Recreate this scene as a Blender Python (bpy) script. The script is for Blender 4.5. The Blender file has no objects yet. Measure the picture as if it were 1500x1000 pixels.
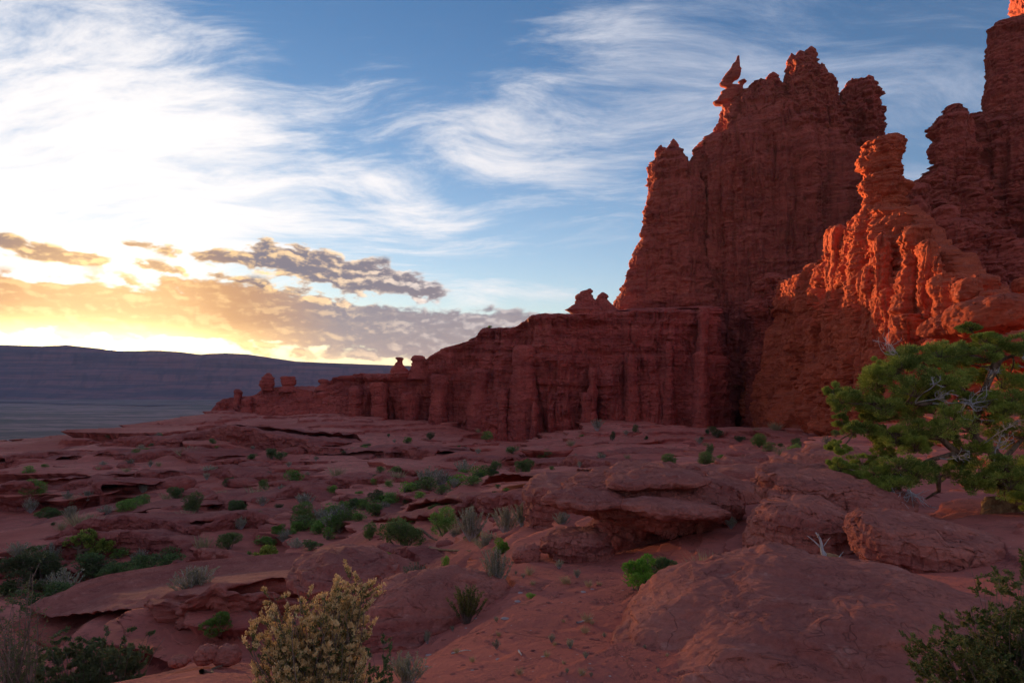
import bpy, math, random
import numpy as np

SC = bpy.context.scene
C = SC.collection
rng = np.random.default_rng(11)
random.seed(5)

# ------------------------------------------------------------------ camera
# camera at the origin of the world, level, looking along +Y; z = 0 is eye height
F, CX, HY = 1000.0, 750.0, 560.0
cd = bpy.data.cameras.new("camera"); cam = bpy.data.objects.new("camera", cd); C.objects.link(cam)
cd.sensor_width = 36.0; cd.lens = 24.0; cd.shift_y = 60.0/1500.0
cd.clip_start = 0.05; cd.clip_end = 60000.0
cam.rotation_euler = (math.radians(90), 0, 0)
SC.camera = cam
SC.view_settings.view_transform = 'Standard'; SC.view_settings.look = 'None'
SC.view_settings.gamma = 1.0
EXPOSURE = 2.2
SC.view_settings.exposure = EXPOSURE
SC.cycles.max_bounces = 5; SC.cycles.diffuse_bounces = 3; SC.cycles.volume_bounces = 1
SC.cycles.glossy_bounces = 2; SC.cycles.transmission_bounces = 2
SC.cycles.use_denoising = True
SC.cycles.sample_clamp_indirect = 4.0

SUN_AZ = math.atan((165-CX)/F)            # left of the view axis
SUN_EL = math.radians(2.22)

# ------------------------------------------------------------------ node expression helper
class X:
    def __init__(s, nt, k): s.nt = nt; s.k = k
    def _m(s, op, *a):
        n = s.nt.nodes.new('ShaderNodeMath'); n.operation = op
        for i, v in enumerate((s,)+a):
            if isinstance(v, X): s.nt.links.new(v.k, n.inputs[i])
            else: n.inputs[i].default_value = float(v)
        return X(s.nt, n.outputs[0])
    def __add__(s, o): return s._m('ADD', o)
    __radd__ = __add__
    def __mul__(s, o): return s._m('MULTIPLY', o)
    __rmul__ = __mul__
    def __sub__(s, o): return s._m('SUBTRACT', o)
    def __rsub__(s, o): return (s*-1.0)+o
    def __truediv__(s, o): return s._m('DIVIDE', o)
    def pw(s, o): return s._m('POWER', o)
    def mx(s, o): return s._m('MAXIMUM', o)
    def mn(s, o): return s._m('MINIMUM', o)
    def ab(s): return s._m('ABSOLUTE')
    def exp(s): return s._m('EXPONENT')
    def sq(s): return s*s
    def at2(s, o): return s._m('ARCTAN2', o)
    def sqrt(s): return s._m('SQRT')
    def step(s, a, b, lo=0.0, hi=1.0):
        n = s.nt.nodes.new('ShaderNodeMapRange'); n.interpolation_type = 'SMOOTHSTEP'
        s.nt.links.new(s.k, n.inputs[0])
        n.inputs[1].default_value = a; n.inputs[2].default_value = b
        n.inputs[3].default_value = lo; n.inputs[4].default_value = hi
        return X(s.nt, n.outputs[0])
def comb(nt, x, y, z):
    n = nt.nodes.new('ShaderNodeCombineXYZ')
    for i, v in enumerate((x, y, z)):
        if isinstance(v, X): nt.links.new(v.k, n.inputs[i])
        else: n.inputs[i].default_value = float(v)
    return X(nt, n.outputs[0])
def noise(nt, vec, scale, detail=4.0, rough=0.55, dist=0.0, col=False):
    n = nt.nodes.new('ShaderNodeTexNoise'); nt.links.new(vec.k, n.inputs['Vector'])
    n.inputs['Scale'].default_value = scale; n.inputs['Detail'].default_value = detail
    n.inputs['Roughness'].default_value = rough; n.inputs['Distortion'].default_value = dist
    return X(nt, n.outputs[1 if col else 0])
def mixc(nt, f, a, b, mode='MIX'):
    n = nt.nodes.new('ShaderNodeMix'); n.data_type = 'RGBA'; n.blend_type = mode
    for s_, v in ((0, f), (6, a), (7, b)):
        if isinstance(v, X): nt.links.new(v.k, n.inputs[s_])
        elif s_ == 0: n.inputs[0].default_value = float(v)
        else: n.inputs[s_].default_value = (v[0], v[1], v[2], 1.0)
    return X(nt, n.outputs[2])
def scalec(nt, c, f):
    n = nt.nodes.new('ShaderNodeVectorMath'); n.operation = 'SCALE'
    if isinstance(c, X): nt.links.new(c.k, n.inputs[0])
    else: n.inputs[0].default_value = c
    if isinstance(f, X): nt.links.new(f.k, n.inputs['Scale'])
    else: n.inputs['Scale'].default_value = f
    return X(nt, n.outputs[0])
def addc(nt, a, b):
    n = nt.nodes.new('ShaderNodeVectorMath'); n.operation = 'ADD'
    for i, v in enumerate((a, b)):
        nt.links.new(v.k, n.inputs[i])
    return X(nt, n.outputs[0])
def mapv(nt, vec, sx, sy, sz, rot=None):
    n = nt.nodes.new('ShaderNodeMapping'); nt.links.new(vec.k, n.inputs[0])
    n.inputs['Scale'].default_value = (sx, sy, sz)
    if rot: n.inputs['Rotation'].default_value = rot
    return X(nt, n.outputs[0])

# ------------------------------------------------------------------ world: clear evening sky with cirrus and a low bank of cumulus
def build_world():
    w = bpy.data.worlds.new("World"); SC.world = w; w.use_nodes = True
    nt = w.node_tree; nt.nodes.clear()
    out = nt.nodes.new('ShaderNodeOutputWorld'); bg = nt.nodes.new('ShaderNodeBackground')
    nt.links.new(bg.outputs[0], out.inputs[0])
    bg.inputs[1].default_value = 0.088
    sky = nt.nodes.new('ShaderNodeTexSky'); sky.sky_type = 'NISHITA'; sky.sun_disc = False
    sky.sun_elevation = SUN_EL; sky.sun_rotation = SUN_AZ
    sky.altitude = 1500; sky.air_density = 1.0; sky.dust_density = 0.6; sky.ozone_density = 1.6
    tc = nt.nodes.new('ShaderNodeTexCoord')
    sep = nt.nodes.new('ShaderNodeSeparateXYZ'); nt.links.new(tc.outputs['Generated'], sep.inputs[0])
    x, y, z = (X(nt, sep.outputs[i]) for i in range(3))
    dirv = X(nt, tc.outputs['Generated'])
    A = x.at2(y)                                   # azimuth, 0 = +Y
    Hh = (x.sq()+y.sq()).sqrt()
    El = z.at2(Hh)
    base = X(nt, sky.outputs[0])
    # angle from the sun
    sd = (math.sin(SUN_AZ)*math.cos(SUN_EL), math.cos(SUN_AZ)*math.cos(SUN_EL), math.sin(SUN_EL))
    cs = x*sd[0]+y*sd[1]+z*sd[2]
    near = cs.step(0.55, 1.0)
    def ae(px, py):
        a = math.atan((px-CX)/F); return a, math.atan((HY-py)/F*math.cos(a))
    def ell(px, py, rx, ry, rot=0.0, soft=1.0):   # gaussian spot on the sky, radii in pixels-of-a-1000-focal
        a, e = ae(px, py); c, s = math.cos(math.radians(rot)), math.sin(math.radians(rot))
        dx = A-a; dy = El-e
        u = (dx*c+dy*s)*(F/rx); v = (dy*c-dx*s)*(F/ry)
        return ((u.sq()+v.sq())*-soft).exp()
    # high haze brightening towards the sun
    glow = cs.step(0.80, 1.0)
    glow2 = cs.step(0.93, 1.0)
    base = scalec(nt, base, SKYGAIN)
    tint = mixc(nt, El.step(0.0, 0.5), (0.54, 0.71, 0.92), (0.23, 0.50, 0.76))
    base = mixc(nt, 1.0, base, tint, 'MULTIPLY')
    hz = mixc(nt, near, (1.0, 1.2, 1.6), (2.1, 1.9, 1.7))
    base = mixc(nt, (El.ab()*-6.0).exp()*0.6, base, hz)
    # --- cirrus: plane-projected, combed noise
    zz = z.mx(0.0)+0.16
    p = comb(nt, x/zz, y/zz, 0.0)
    warp = noise(nt, p, 0.9, 2, 0.5, 0.0, col=True)
    pw_ = addc(nt, p, scalec(nt, warp, 0.75))
    fib = noise(nt, mapv(nt, pw_, 0.75, 2.0, 1.0, (0, 0, math.radians(24))), 3.6, 7, 0.68, 0.2)
    big = noise(nt, pw_, 1.15, 2, 0.5)
    cov = (ell(60, 235, 430, 95, -8)*1.2 + ell(430, 235, 300, 66, -22)*0.62 + ell(730, 235, 260, 62, -14)*0.52
           + ell(-250, 200, 350, 230, 0)*0.8 + ell(50, 345, 190, 50, -12)*1.2 + ell(540, 275, 170, 26, -16)*0.35
           + ell(900, 160, 300, 100, -10)*0.62 + ell(1340, 210, 220, 170, 0)*0.36 + ell(1150, 40, 420, 80, -8)*0.45
           + ell(740, 428, 110, 14, -2)*0.75 + ell(300, 60, 420, 60, -10)*0.30)
    rest = (A.ab()).step(0.85, 1.4)*0.85  # unseen cloud cover outside the view, added to raise the ambient light
    cov = (cov+rest).mn(1.15)
    cir = cov*1.15+(fib-0.5)*3.0+(big-0.5)*2.0-0.30
    cm = cir.step(-0.05, 1.45)*El.step(0.0, 0.06)*cov.step(0.02, 0.45)
    back = A.ab().step(0.9, 1.5)
    cirrus_col = mixc(nt, near.pw(0.8), (1.05, 1.25, 1.65), (2.75, 2.65, 2.6))
    cirrus_col = mixc(nt, back, cirrus_col, BACK_FILL)
    col = mixc(nt, cm*0.94, base, cirrus_col)
    # extra glare of thin cloud on the left
    # --- low cumulus bank (direction based)
    q = comb(nt, A*1.0, El*1.9, 0.0)
    n1 = noise(nt, q, 24.0, 6, 0.56, 0.15)
    n2 = noise(nt, comb(nt, A, El*2.6, 3.0), 34.0, 3, 0.6, 0.0)
    up = noise(nt, comb(nt, A*1.0+0.004, El*1.9+0.010, 0.0), 24.0, 6, 0.56, 0.15)   # the same field a little higher: where it falls off is a lit top
    bank = (ell(150, 452, 320, 25, -4)*1.2 + ell(520, 478, 300, 27, -4)*1.2 + ell(400, 438, 190, 15, -9)*0.9
            + ell(740, 480, 120, 30, 0)*1.0 + ell(-150, 452, 260, 30, 0)*0.9 + ell(600, 520, 250, 12, 0)*0.55)
    row = (ell(425, 380, 60, 24, -8)*1.25 + ell(300, 374, 55, 11, -3)*0.95 + ell(545, 402, 55, 24, -12)*1.2
           + ell(615, 424, 40, 17, -12)*1.1 + ell(10, 356, 30, 11, 0)*1.0 + ell(92, 377, 40, 8, 0)*0.95
           + ell(490, 402, 60, 12, -10)*0.9 + ell(250, 395, 130, 9, -6)*0.72 + ell(190, 358, 26, 5, 0)*0.75+ ell(480, 437, 60, 11, -8)*0.9)
    hz_b = ell(900, 470, 300, 20, 0)*0.0
    d1 = bank*1.0+(n1-0.5)*2.6
    d2 = row*1.05+(n1-0.5)*3.2+(n2-0.5)*0.5
    m1 = d1.step(0.34, 0.72)*bank.step(0.12, 0.45); m2 = d2.step(0.42, 0.74)*row.step(0.15, 0.45)
    rim = ((n1-up)*9.0).step(-0.15, 1.2)
    edge2 = 1.0-d2.step(0.46, 0.90); edge1 = 1.0-d1.step(0.36, 0.70)
    dark = mixc(nt, cs.step(0.975, 0.9995), (0.42, 0.40, 0.54), (1.5, 0.75, 0.28))
    lit = mixc(nt, cs.step(0.90, 0.995), (2.5, 2.25, 2.15), (3.6, 2.3, 0.9))
    puff2 = mixc(nt, (rim*0.75+edge2*0.55).mn(1.0), dark, lit)
    puff1 = mixc(nt, (rim*0.40+edge1*0.30+(n2-0.5)*0.5).mx(0.0).mn(1.0), mixc(nt, cs.step(0.955, 0.9985), (0.50, 0.48, 0.64), (1.7, 0.74, 0.16)), lit)
    col = mixc(nt, m1*0.93, col, puff1)
    col = mixc(nt, m2*0.95, col, puff2)
    # --- the burning strip under the bank
    strip = ell(150, 496, 170, 17, 0)*3.2 + ell(400, 522, 260, 10, -3)*1.1+ ell(-100, 490, 200, 25, 0)*2.0
    col = addc(nt, col, scalec(nt, (1.0, 0.68, 0.26), strip*1.3))
    disc = cs.step(math.cos(math.radians(0.7)), math.cos(math.radians(0.3)))
    col = addc(nt, col, scalec(nt, (1.0, 0.75, 0.38), disc*40.0 + glow2.pw(26.0)*1.2))
    nt.links.new(scalec(nt, col, WORLDGAIN).k, bg.inputs[0])
    w.cycles.sampling_method = 'MANUAL'; w.cycles.sample_map_resolution = 512
    return w
BACK_FILL = (1.05, 1.12, 1.75)  # colour of the added clouds behind the camera, set to fill the shaded rock
SKYGAIN = 1.0
WORLDGAIN = 1.0
build_world()

# ------------------------------------------------------------------ sun
ld = bpy.data.lights.new("sun", 'SUN'); ld.energy = 5.0; ld.angle = math.radians(0.36); ld.color = (1.0, 0.55, 0.23)
sun = bpy.data.objects.new("sun", ld); C.objects.link(sun)
sun.rotation_euler = (math.radians(90)-SUN_EL, 0, math.pi-SUN_AZ)

# ------------------------------------------------------------------ numpy noise
_T = np.random.default_rng(3).random((64, 64, 64)).astype(np.float32)
def vnoise(x, y, z):
    x = np.asarray(x, np.float32); y = np.asarray(y, np.float32); z = np.asarray(z, np.float32)
    xf = np.floor(x); yf = np.floor(y); zf = np.floor(z)
    xi = xf.astype(np.int32) & 63; yi = yf.astype(np.int32) & 63; zi = zf.astype(np.int32) & 63
    u = x-xf; v = y-yf; w = z-zf
    u = u*u*(3-2*u); v = v*v*(3-2*v); w = w*w*(3-2*w)
    x1 = (xi+1) & 63; y1 = (yi+1) & 63; z1 = (zi+1) & 63
    a = _T[xi, yi, zi]*(1-u)+_T[x1, yi, zi]*u
    b = _T[xi, y1, zi]*(1-u)+_T[x1, y1, zi]*u
    c = _T[xi, yi, z1]*(1-u)+_T[x1, yi, z1]*u
    d = _T[xi, y1, z1]*(1-u)+_T[x1, y1, z1]*u
    return ((a*(1-v)+b*v)*(1-w)+(c*(1-v)+d*v)*w)*2-1
def fbm(x, y, z, octs=4, gain=0.5, off=0.0):
    s = 0; a = 1.0; t = 0
    for i in range(octs):
        k = 2.03**i
        s = s+a*vnoise(x*k+off+i*7.3, y*k+off*1.7+i*3.1, z*k+off*0.6+i*5.7); t += a; a *= gain
    return s/t
def ridged(x, y, z, octs=3, gain=0.5, off=0.0):
    s = 0; a = 1.0; t = 0
    for i in range(octs):
        k = 2.1**i
        s = s+a*(1-2*np.abs(vnoise(x*k+off+i*7.3, y*k+off+i*3.1, z*k+off+i*5.7))); t += a; a *= gain
    return s/t
def sstep(a, b, x):
    t = np.clip((x-a)/(b-a), 0, 1); return t*t*(3-2*t)
def layers(z, t, seed, sharp=0.22):
    """stacked beds: each bed of mean thickness t stands out or back by its own amount"""
    q = z/t; k = np.floor(q); f = q-k
    ki = k.astype(np.int64)
    tab = np.random.default_rng(seed).random(1024)*2-1
    a = tab[ki % 1024]; b = tab[(ki+1) % 1024]
    w = sstep(1-sharp, 1.0, f)
    rounding = 1-(2*f-1)**4
    return a*(1-w)+b*w+0.25*rounding

# ------------------------------------------------------------------ mesh helpers
def link_mesh(name, verts, faces, mats, parent=None, smooth=True, fmat=None):
    """faces: (n,4) or (n,3) int array, or a list of such arrays"""
    if not isinstance(faces, (list, tuple)): faces = [faces]
    me = bpy.data.meshes.new(name)
    verts = np.asarray(verts, np.float32)
    me.vertices.add(len(verts)); me.vertices.foreach_set('co', verts.ravel())
    idx = np.concatenate([np.asarray(f).ravel() for f in faces]).astype(np.int32)
    tot = np.concatenate([np.full(len(f), f.shape[1], np.int32) for f in faces])
    st = np.concatenate([[0], np.cumsum(tot)[:-1]]).astype(np.int32)
    me.loops.add(len(idx)); me.loops.foreach_set('vertex_index', idx)
    me.polygons.add(len(tot)); me.polygons.foreach_set('loop_start', st)
    me.polygons.foreach_set('use_smooth', np.full(len(tot), smooth, bool))
    for m in (mats if isinstance(mats, (list, tuple)) else [mats]): me.materials.append(m)
    if fmat is not None: me.polygons.foreach_set('material_index', np.asarray(fmat, np.int32))
    me.update(calc_edges=True)
    o = bpy.data.objects.new(name, me); C.objects.link(o)
    if parent is not None: o.parent = parent
    return o
def tag(o, label=None, cat=None, group=None, kind=None):
    if label: o['label'] = label
    if cat: o['category'] = cat
    if group: o['group'] = group
    if kind: o['kind'] = kind
    return o
def empty(name, loc, label, cat, group=None):
    o = bpy.data.objects.new(name, None); C.objects.link(o); o.location = loc
    o.empty_display_size = 0.1
    return tag(o, label, cat, group)
def grid_faces(nr, nc, wrap=False, off=0):
    r = np.arange(nr-1)[:, None]; c = np.arange(nc if wrap else nc-1)[None, :]
    c2 = (c+1) % nc
    a = r*nc+c; b = r*nc+c2; d = (r+1)*nc+c; e = (r+1)*nc+c2
    return np.stack([a, b, e, d], -1).reshape(-1, 4)+off

# ------------------------------------------------------------------ rock relief
def billow(x, y, z, octs=3, gain=0.5, off=0.0):
    """rounded bosses parted by sharp clefts, about -1..1"""
    s = 0; a = 1.0; t = 0
    for i in range(octs):
        k = 2.1**i
        s = s+a*(np.abs(vnoise(x*k+off+i*7.3, y*k+off*1.3+i*3.1, z*k+off*0.7+i*5.7))*2.6-0.9); t += a; a *= gain
    return s/t
_H = np.random.default_rng(5).random(4096).astype(np.float32)*2-1
def blocks(x, y, z, w, h, seed):
    """jointed rock: each block between the joints stands at its own depth"""
    wx = x/w+0.45*vnoise(x/w*0.6, y/w*0.6, z/h*0.3+seed); wy = y/w+0.45*vnoise(x/w*0.6+9, y/w*0.6, z/h*0.3+seed)
    ix = np.floor(wx).astype(np.int64); iy = np.floor(wy).astype(np.int64)
    hc = _H[(ix*73856093 ^ iy*19349663 ^ (seed*7919)) & 4095]
    iz = np.floor(z/h+hc*3+0.3*vnoise(x/w*0.5, y/w*0.5, z/h+seed)).astype(np.int64)
    return _H[(ix*73856093 ^ iy*19349663 ^ iz*83492791 ^ (seed*104729)) & 4095]
def relief(P, S, seed, flute, strata, lump, fine, dip=(0.02, 0.01)):
    """outward displacement of a sandstone face at the points P; S = size of the largest feature unit"""
    x, y, z = P[..., 0]/S, P[..., 1]/S, P[..., 2]/S
    o = seed*1.37
    warp = vnoise(x*0.09+o, y*0.09, z*0.07)
    zz = z+dip[0]*x+dip[1]*y+1.1*warp
    d = 0
    if lump:
        d = d+lump*(fbm(x*0.055, y*0.055, z*0.022, 3, 0.5, o)*1.5+0.9*billow(x*0.042, y*0.042, z*0.016, 2, 0.45, o+2))
    if flute:
        m = 0.35+0.65*sstep(-0.35, 0.25, fbm(x*0.05, y*0.05, z*0.07, 2, 0.5, o+9))
        wx = x+1.6*vnoise(x*0.17, y*0.17, z*0.09+o)
        wy = y+1.6*vnoise(x*0.17+5, y*0.17, z*0.09+o)
        # buttresses that break off downwards at their own heights
        br = sstep(-0.15, 0.15, vnoise(x*0.10+3, y*0.10, z*0.035+o))
        d = d+flute*(m*(1.35*billow(wx*0.10, wy*0.10, z*0.011, 2, 0.5, o+3)+0.60*billow(wx*0.30, wy*0.30, z*0.026, 2, 0.5, o+5)
                       + 0.16*vnoise(wx*1.3, wy*1.3, z*0.07))+0.75*(br-0.5)+0.30*blocks(wx, wy, z, 4.5, 16.0, int(seed)+1))
    if strata:
        m1 = 0.15+0.85*sstep(-0.3, 0.3, fbm(x*0.06, y*0.06, z*0.05, 2, 0.5, o+20))
        m2 = sstep(-0.2, 0.35, fbm(x*0.11, y*0.11, z*0.16, 2, 0.5, o+24))
        jag = vnoise(x*0.22, y*0.22, z*0.2+o)
        d = d+strata*(m1*(0.45*layers(zz+jag*1.4, 5.6, seed+1)+1.25*billow(x*0.085, y*0.085, zz*0.19, 3, 0.5, o+22)
                          + 0.30*m2*layers(zz+jag*1.1, 1.9, seed+2))
                      + 0.32*m2*billow(x*0.35, y*0.35, zz*0.8, 2, 0.5, o+26)+(0.2+0.8*m1)*0.42*blocks(x, y, zz, 4.2, 2.3, int(seed)+2))
    if fine:
        d = d+fine*0.34*blocks(x, y, zz, 1.5, 0.95, int(seed)+3)
        d = d+fine*(0.50*fbm(x*0.4, y*0.4, z*0.5, 3, 0.55, o+30)+0.22*fbm(x*1.7, y*1.7, z*2.0, 2, 0.5, o+31))
        h = vnoise(x*0.22+o, y*0.22, z*0.40)
        d = d-fine*1.2*sstep(0.64, 0.80, h)*(0.4+0.6*m2 if strata else 1)
    return d*S

def zat(py, Y): return (HY-py)/F*Y
def xat(px, Y): return (px-CX)/F*Y

def weather(P, S, seed, st, amt):
    """thin beds showing as small steps and hollows over the whole of a rock"""
    x, y, z = P[..., 0]/S, P[..., 1]/S, P[..., 2]/S
    o = seed*1.9
    und = 0.9*fbm(x*0.13, y*0.13, z*0.13, 3, 0.5, o)
    q = z+0.05*x+2.2*fbm(x*0.09, y*0.09, z*0.02, 3, 0.55, o+4)
    f = q/st; k = np.floor(f); fr = f-k
    m = sstep(-0.25, 0.25, fbm(x*0.12, y*0.12, z*0.1, 2, 0.5, o+8))
    T = (k+sstep(0.55, 0.95, fr))*st-q
    c = vnoise(x*0.45+o, y*0.45, z*0.6)
    P[..., 2] += S*amt*(und+T*0.75*m-0.35*sstep(0.55, 0.8, c)+0.22*billow(x*0.5, y*0.5, z*0.9, 3, 0.6, o+3)+0.10*fbm(x*1.9, y*1.9, z*2.5, 3, 0.6, o))
    # joints: a few narrow cracks running through
    j = vnoise(x*0.07+o, y*0.10, 0*z+o); j2 = vnoise(x*0.05-y*0.09+o, 0*y, z*0.04+3)
    cr = np.exp(-(j/0.018)**2)+np.exp(-(j2/0.014)**2)
    P[..., 2] -= S*amt*0.9*np.clip(cr, 0, 1)*sstep(-0.1, 0.3, vnoise(x*0.2, y*0.2, z*0.2+o))
def column(sil, Y, depth, base_py, rows, cols, par, S=1.0, seed=1, n=2.8, taper=0.6, lean=0.0, jag=0.55, bed=0.0):
    """a rock mass as a stack of rounded cross-sections; sil = rows of (height, left, right) read at distance Y"""
    sil = sorted(sil)
    py = np.array([s[0] for s in sil], float); L = np.array([s[1] for s in sil], float); R = np.array([s[2] for s in sil], float)
    top = py[0]
    v = np.linspace(0, 1, rows)
    pr = top+(base_py-top)*v
    # a few extra rows close the top smoothly
    l = np.interp(pr, py, L); r_ = np.interp(pr, py, R)
    jz = zat(pr, Y)/S; amp = jag*S*F/Y*np.clip((r_-l)/(6*S*F/Y), 0.0, 1)
    l = l-amp*(0.9*layers(jz, 3.1, seed+300)+0.55*layers(jz+0.4, 1.2, seed+301)+0.5*vnoise(jz*0.7, 0*jz, 0*jz+seed))
    r_ = r_+amp*(0.9*layers(jz, 2.7, seed+302)+0.55*layers(jz+0.4, 1.1, seed+303)+0.5*vnoise(jz*0.7, 0*jz, 0*jz+seed+5))
    z = zat(pr, Y); xl = xat(l, Y); xr = xat(r_, Y)
    rx = (xr-xl)/2; cx = (xl+xr)/2
    rmax = np.interp(base_py, py, (R-L)/2)*Y/F if depth is None else max(rx)
    ry = (depth*0.5)*(rx/max(rx))**taper
    t = np.linspace(0, 2*np.pi, 2881)[:-1]
    k = rows*2//3
    rho = (np.abs(np.cos(t)/rx[k])**n+np.abs(np.sin(t)/ry[k])**n)**(-1/n)
    ex, ey = rho*np.cos(t), rho*np.sin(t)
    seg = np.hypot(np.diff(np.append(ex, ex[0])), np.diff(np.append(ey, ey[0])))
    wgt = np.where(ey < 0.25*ry[k], 1.0, 0.35)     # denser on the faces turned to the valley side
    cs_ = np.concatenate([[0], np.cumsum(seg*wgt)])
    th = np.interp(np.linspace(0, cs_[-1], cols+1)[:-1], cs_, np.append(t, 2*np.pi))
    c, s = np.cos(th)[None], np.sin(th)[None]
    rho = (np.abs(c/rx[:, None])**n+np.abs(s/ry[:, None])**n)**(-1/n)
    px_ = cx[:, None]+rho*c
    # turn the body to face down its own line of sight, and set it at the depth of its widest section
    x0 = float(np.average(cx, weights=rx)); az0 = math.atan2(x0, Y); ca, sa = math.cos(az0), math.sin(az0)
    R0 = Y/ca; k_ = (R0+depth*0.06)/R0
    u_ = (px_-x0)*ca*k_; v_ = depth*0.3+rho*s
    z = z*k_
    if Y > 100: x0 = x0-4.0/F*Y
    gx = x0+u_*ca+v_*sa; gy = Y-u_*sa+v_*ca
    P = np.stack([gx, gy, np.broadcast_to(z[:, None], px_.shape)], -1)
    nx = np.sign(c)*(np.abs(c)**(n-1))/rx[:, None]; ny = np.sign(s)*(np.abs(s)**(n-1))/ry[:, None]
    ln = np.hypot(nx, ny)+1e-9; nx = nx/ln; ny = ny/ln
    nx, ny = nx*ca+ny*sa, -nx*sa+ny*ca
    D = relief(P, S, seed, **par)
    lim = np.clip(rx/(S*2.2), 0, 1)[:, None]*np.clip(ry/(S*1.6), 0.0, 1)[:, None]
    D = D*lim
    P[..., 0] += nx*D; P[..., 1] += ny*D
    # uneven heights on the upper rows
    zt = S*0.45*vnoise(P[..., 0]/S*0.4+seed, P[..., 1]/S*0.4, P[..., 2]/S*0.4)
    P[..., 2] += zt*np.clip(1-v[:, None]*6, 0, 1)*lim
    if bed: weather(P, S, seed, 1.6, bed)
    V = P.reshape(-1, 3)
    top_c = V[:cols].mean(0)+np.array([0, 0, S*0.05])
    V = np.vstack([V, top_c])
    q = grid_faces(rows, cols, True)[:, ::-1]
    tri = np.stack([np.full(cols, len(V)-1), np.arange(cols), (np.arange(cols)+1) % cols], 1)
    return V, q, tri

def wall(path, crest, base_py, thick, rows, cols, par, S=1.0, seed=1, batter=0.10, capz=1.0, toprows=24, ends=1.0, drop=0.0, bed=0.0, caves=(), cap=0.0, cont=0.0):
    """a rock wall along path = [(px, Y)], its rim given by crest = [(px, py)]; front face, rounded rim, top and back"""
    ppx = np.array([p[0] for p in path], float); pY = np.array([p[1] for p in path], float)
    s0 = np.concatenate([[0], np.cumsum(np.hypot(np.diff(xat(ppx, pY)), np.diff(pY)))])
    s = np.linspace(0, s0[-1], cols)
    X0 = np.interp(s, s0, xat(ppx, pY)); Y0 = np.interp(s, s0, pY)
    # soften the corners
    for _ in range(12):
        X0[1:-1] = (X0[:-2]+2*X0[1:-1]+X0[2:])/4; Y0[1:-1] = (Y0[:-2]+2*Y0[1:-1]+Y0[2:])/4
    tx = np.gradient(X0); ty = np.gradient(Y0); ln = np.hypot(tx, ty); tx /= ln; ty /= ln
    nx, ny = ty, -tx                        # outward: to the right of the way along the path when walking left to right
    pxs = CX+F*X0/Y0
    cr = np.interp(pxs, [c[0] for c in crest], [c[1] for c in crest])
    H = zat(cr, Y0); B = zat(np.full_like(cr, base_py) if np.isscalar(base_py) else np.interp(pxs, [b[0] for b in base_py], [b[1] for b in base_py]), Y0)
    v = np.linspace(0, 1, rows)[:, None]
    z = H+(B-H)*v
    off = batter*(H-z)
    edge = S*1.6*(1-np.sqrt(np.clip(1-(1-np.clip((H-z)/(S*1.6), 0, 1))**2, 0, 1)))
    thick = thick if np.isscalar(thick) else np.interp(pxs, [t[0] for t in thick], [t[1] for t in thick])
    H = H+S*1.2*fbm(X0/S*0.12, Y0/S*0.12, 0*X0+seed, 3, 0.6)
    z = H+(B-H)*v; off = batter*(H-z)
    P = np.stack([X0+nx*(off-edge), Y0+ny*(off-edge), z], -1)
    D = relief(P, S, seed, **par)
    if cap:
        q = (H-z)/S
        D = D+cap*S*((1-sstep(1.6, 3.6, q+0.8*vnoise(X0/S*0.15, Y0/S*0.15, 0*X0)))*1.0-0.5*np.exp(-((q-5)/1.6)**2))*np.clip(q*2, 0, 1)
    if cont:
        zc = z/S+1.2*vnoise(X0/S*0.03, Y0/S*0.03, z/S*0.02)+0.02*X0/S
        D = D+cont*S*(layers(zc, 6.5, seed+77, 0.12)+0.45*layers(zc, 2.4, seed+78, 0.15))*(0.4+0.6*sstep(-0.3, 0.2, vnoise(X0/S*0.05, Y0/S*0.05, z/S*0.08+7)))
    if caves:
        ppx_ = CX+F*P[..., 0]/P[..., 1]; ppy_ = HY-F*P[..., 2]/P[..., 1]
        wob = 0.25*vnoise(P[..., 0]/S*0.25, P[..., 1]/S*0.25, P[..., 2]/S*0.25+seed)
        for (a, b_, ra, rb, dep) in caves:
            q = ((ppx_-a)/ra)**2+((ppy_-b_)/rb)**2*np.where(ppy_ > b_, 0.6, 1.0)
            D = D-dep*(1-sstep(0.55, 1.15, np.sqrt(q)+wob))
    P[..., 0] += nx*D; P[..., 1] += ny*D
    # top and back
    rim = P[0]
    tb = []
    for i in range(1, toprows+1):
        f = i/toprows
        zz = H+capz*(1-(1-f)**2)*S*0.0
        if f < 0.7:
            g = f/0.7
            q = np.stack([rim[:, 0]-nx*thick*g, rim[:, 1]-ny*thick*g, rim[:, 2]+0*g], -1)
            q[:, 2] -= drop*g
            q[:, 2] += S*0.5*vnoise(q[:, 0]/S*0.3, q[:, 1]/S*0.3, 0*q[:, 0]+seed)*min(1, g*4)
        else:
            g = (f-0.7)/0.3
            q = np.stack([rim[:, 0]-nx*(thick*(1+0.15*g)), rim[:, 1]-ny*(thick*(1+0.15*g)), (rim[:, 2]-drop)*(1-g)+B*g], -1)
        tb.append(q)
    P = np.concatenate([np.array(tb)[::-1], P], 0)
    if bed: weather(P, S, seed, 1.6, bed)
    V = P.reshape(-1, 3)
    nr = rows+toprows
    q = grid_faces(nr, cols)
    # close both ends
    cl = np.stack([np.arange(nr)*cols]*1, 1).ravel(); crr = cl+cols-1
    tris = []
    for ring, flip in ((cl, False), (crr, True)):
        cpt = V[ring].mean(0); V = np.vstack([V, cpt]); k = len(V)-1
        a, b = ring[:-1], ring[1:]
        tris.append(np.stack([np.full(len(a), k), b if flip else a, a if flip else b], 1))
    return V, q[:, ::-1], np.vstack(tris)

def merge(parts):
    V = []; Q = []; T = []; o = 0
    for v, q, t in parts:
        V.append(v); Q.append(q+o); T.append(t+o); o += len(v)
    return np.vstack(V), [np.vstack(Q), np.vstack(T)]

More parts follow.
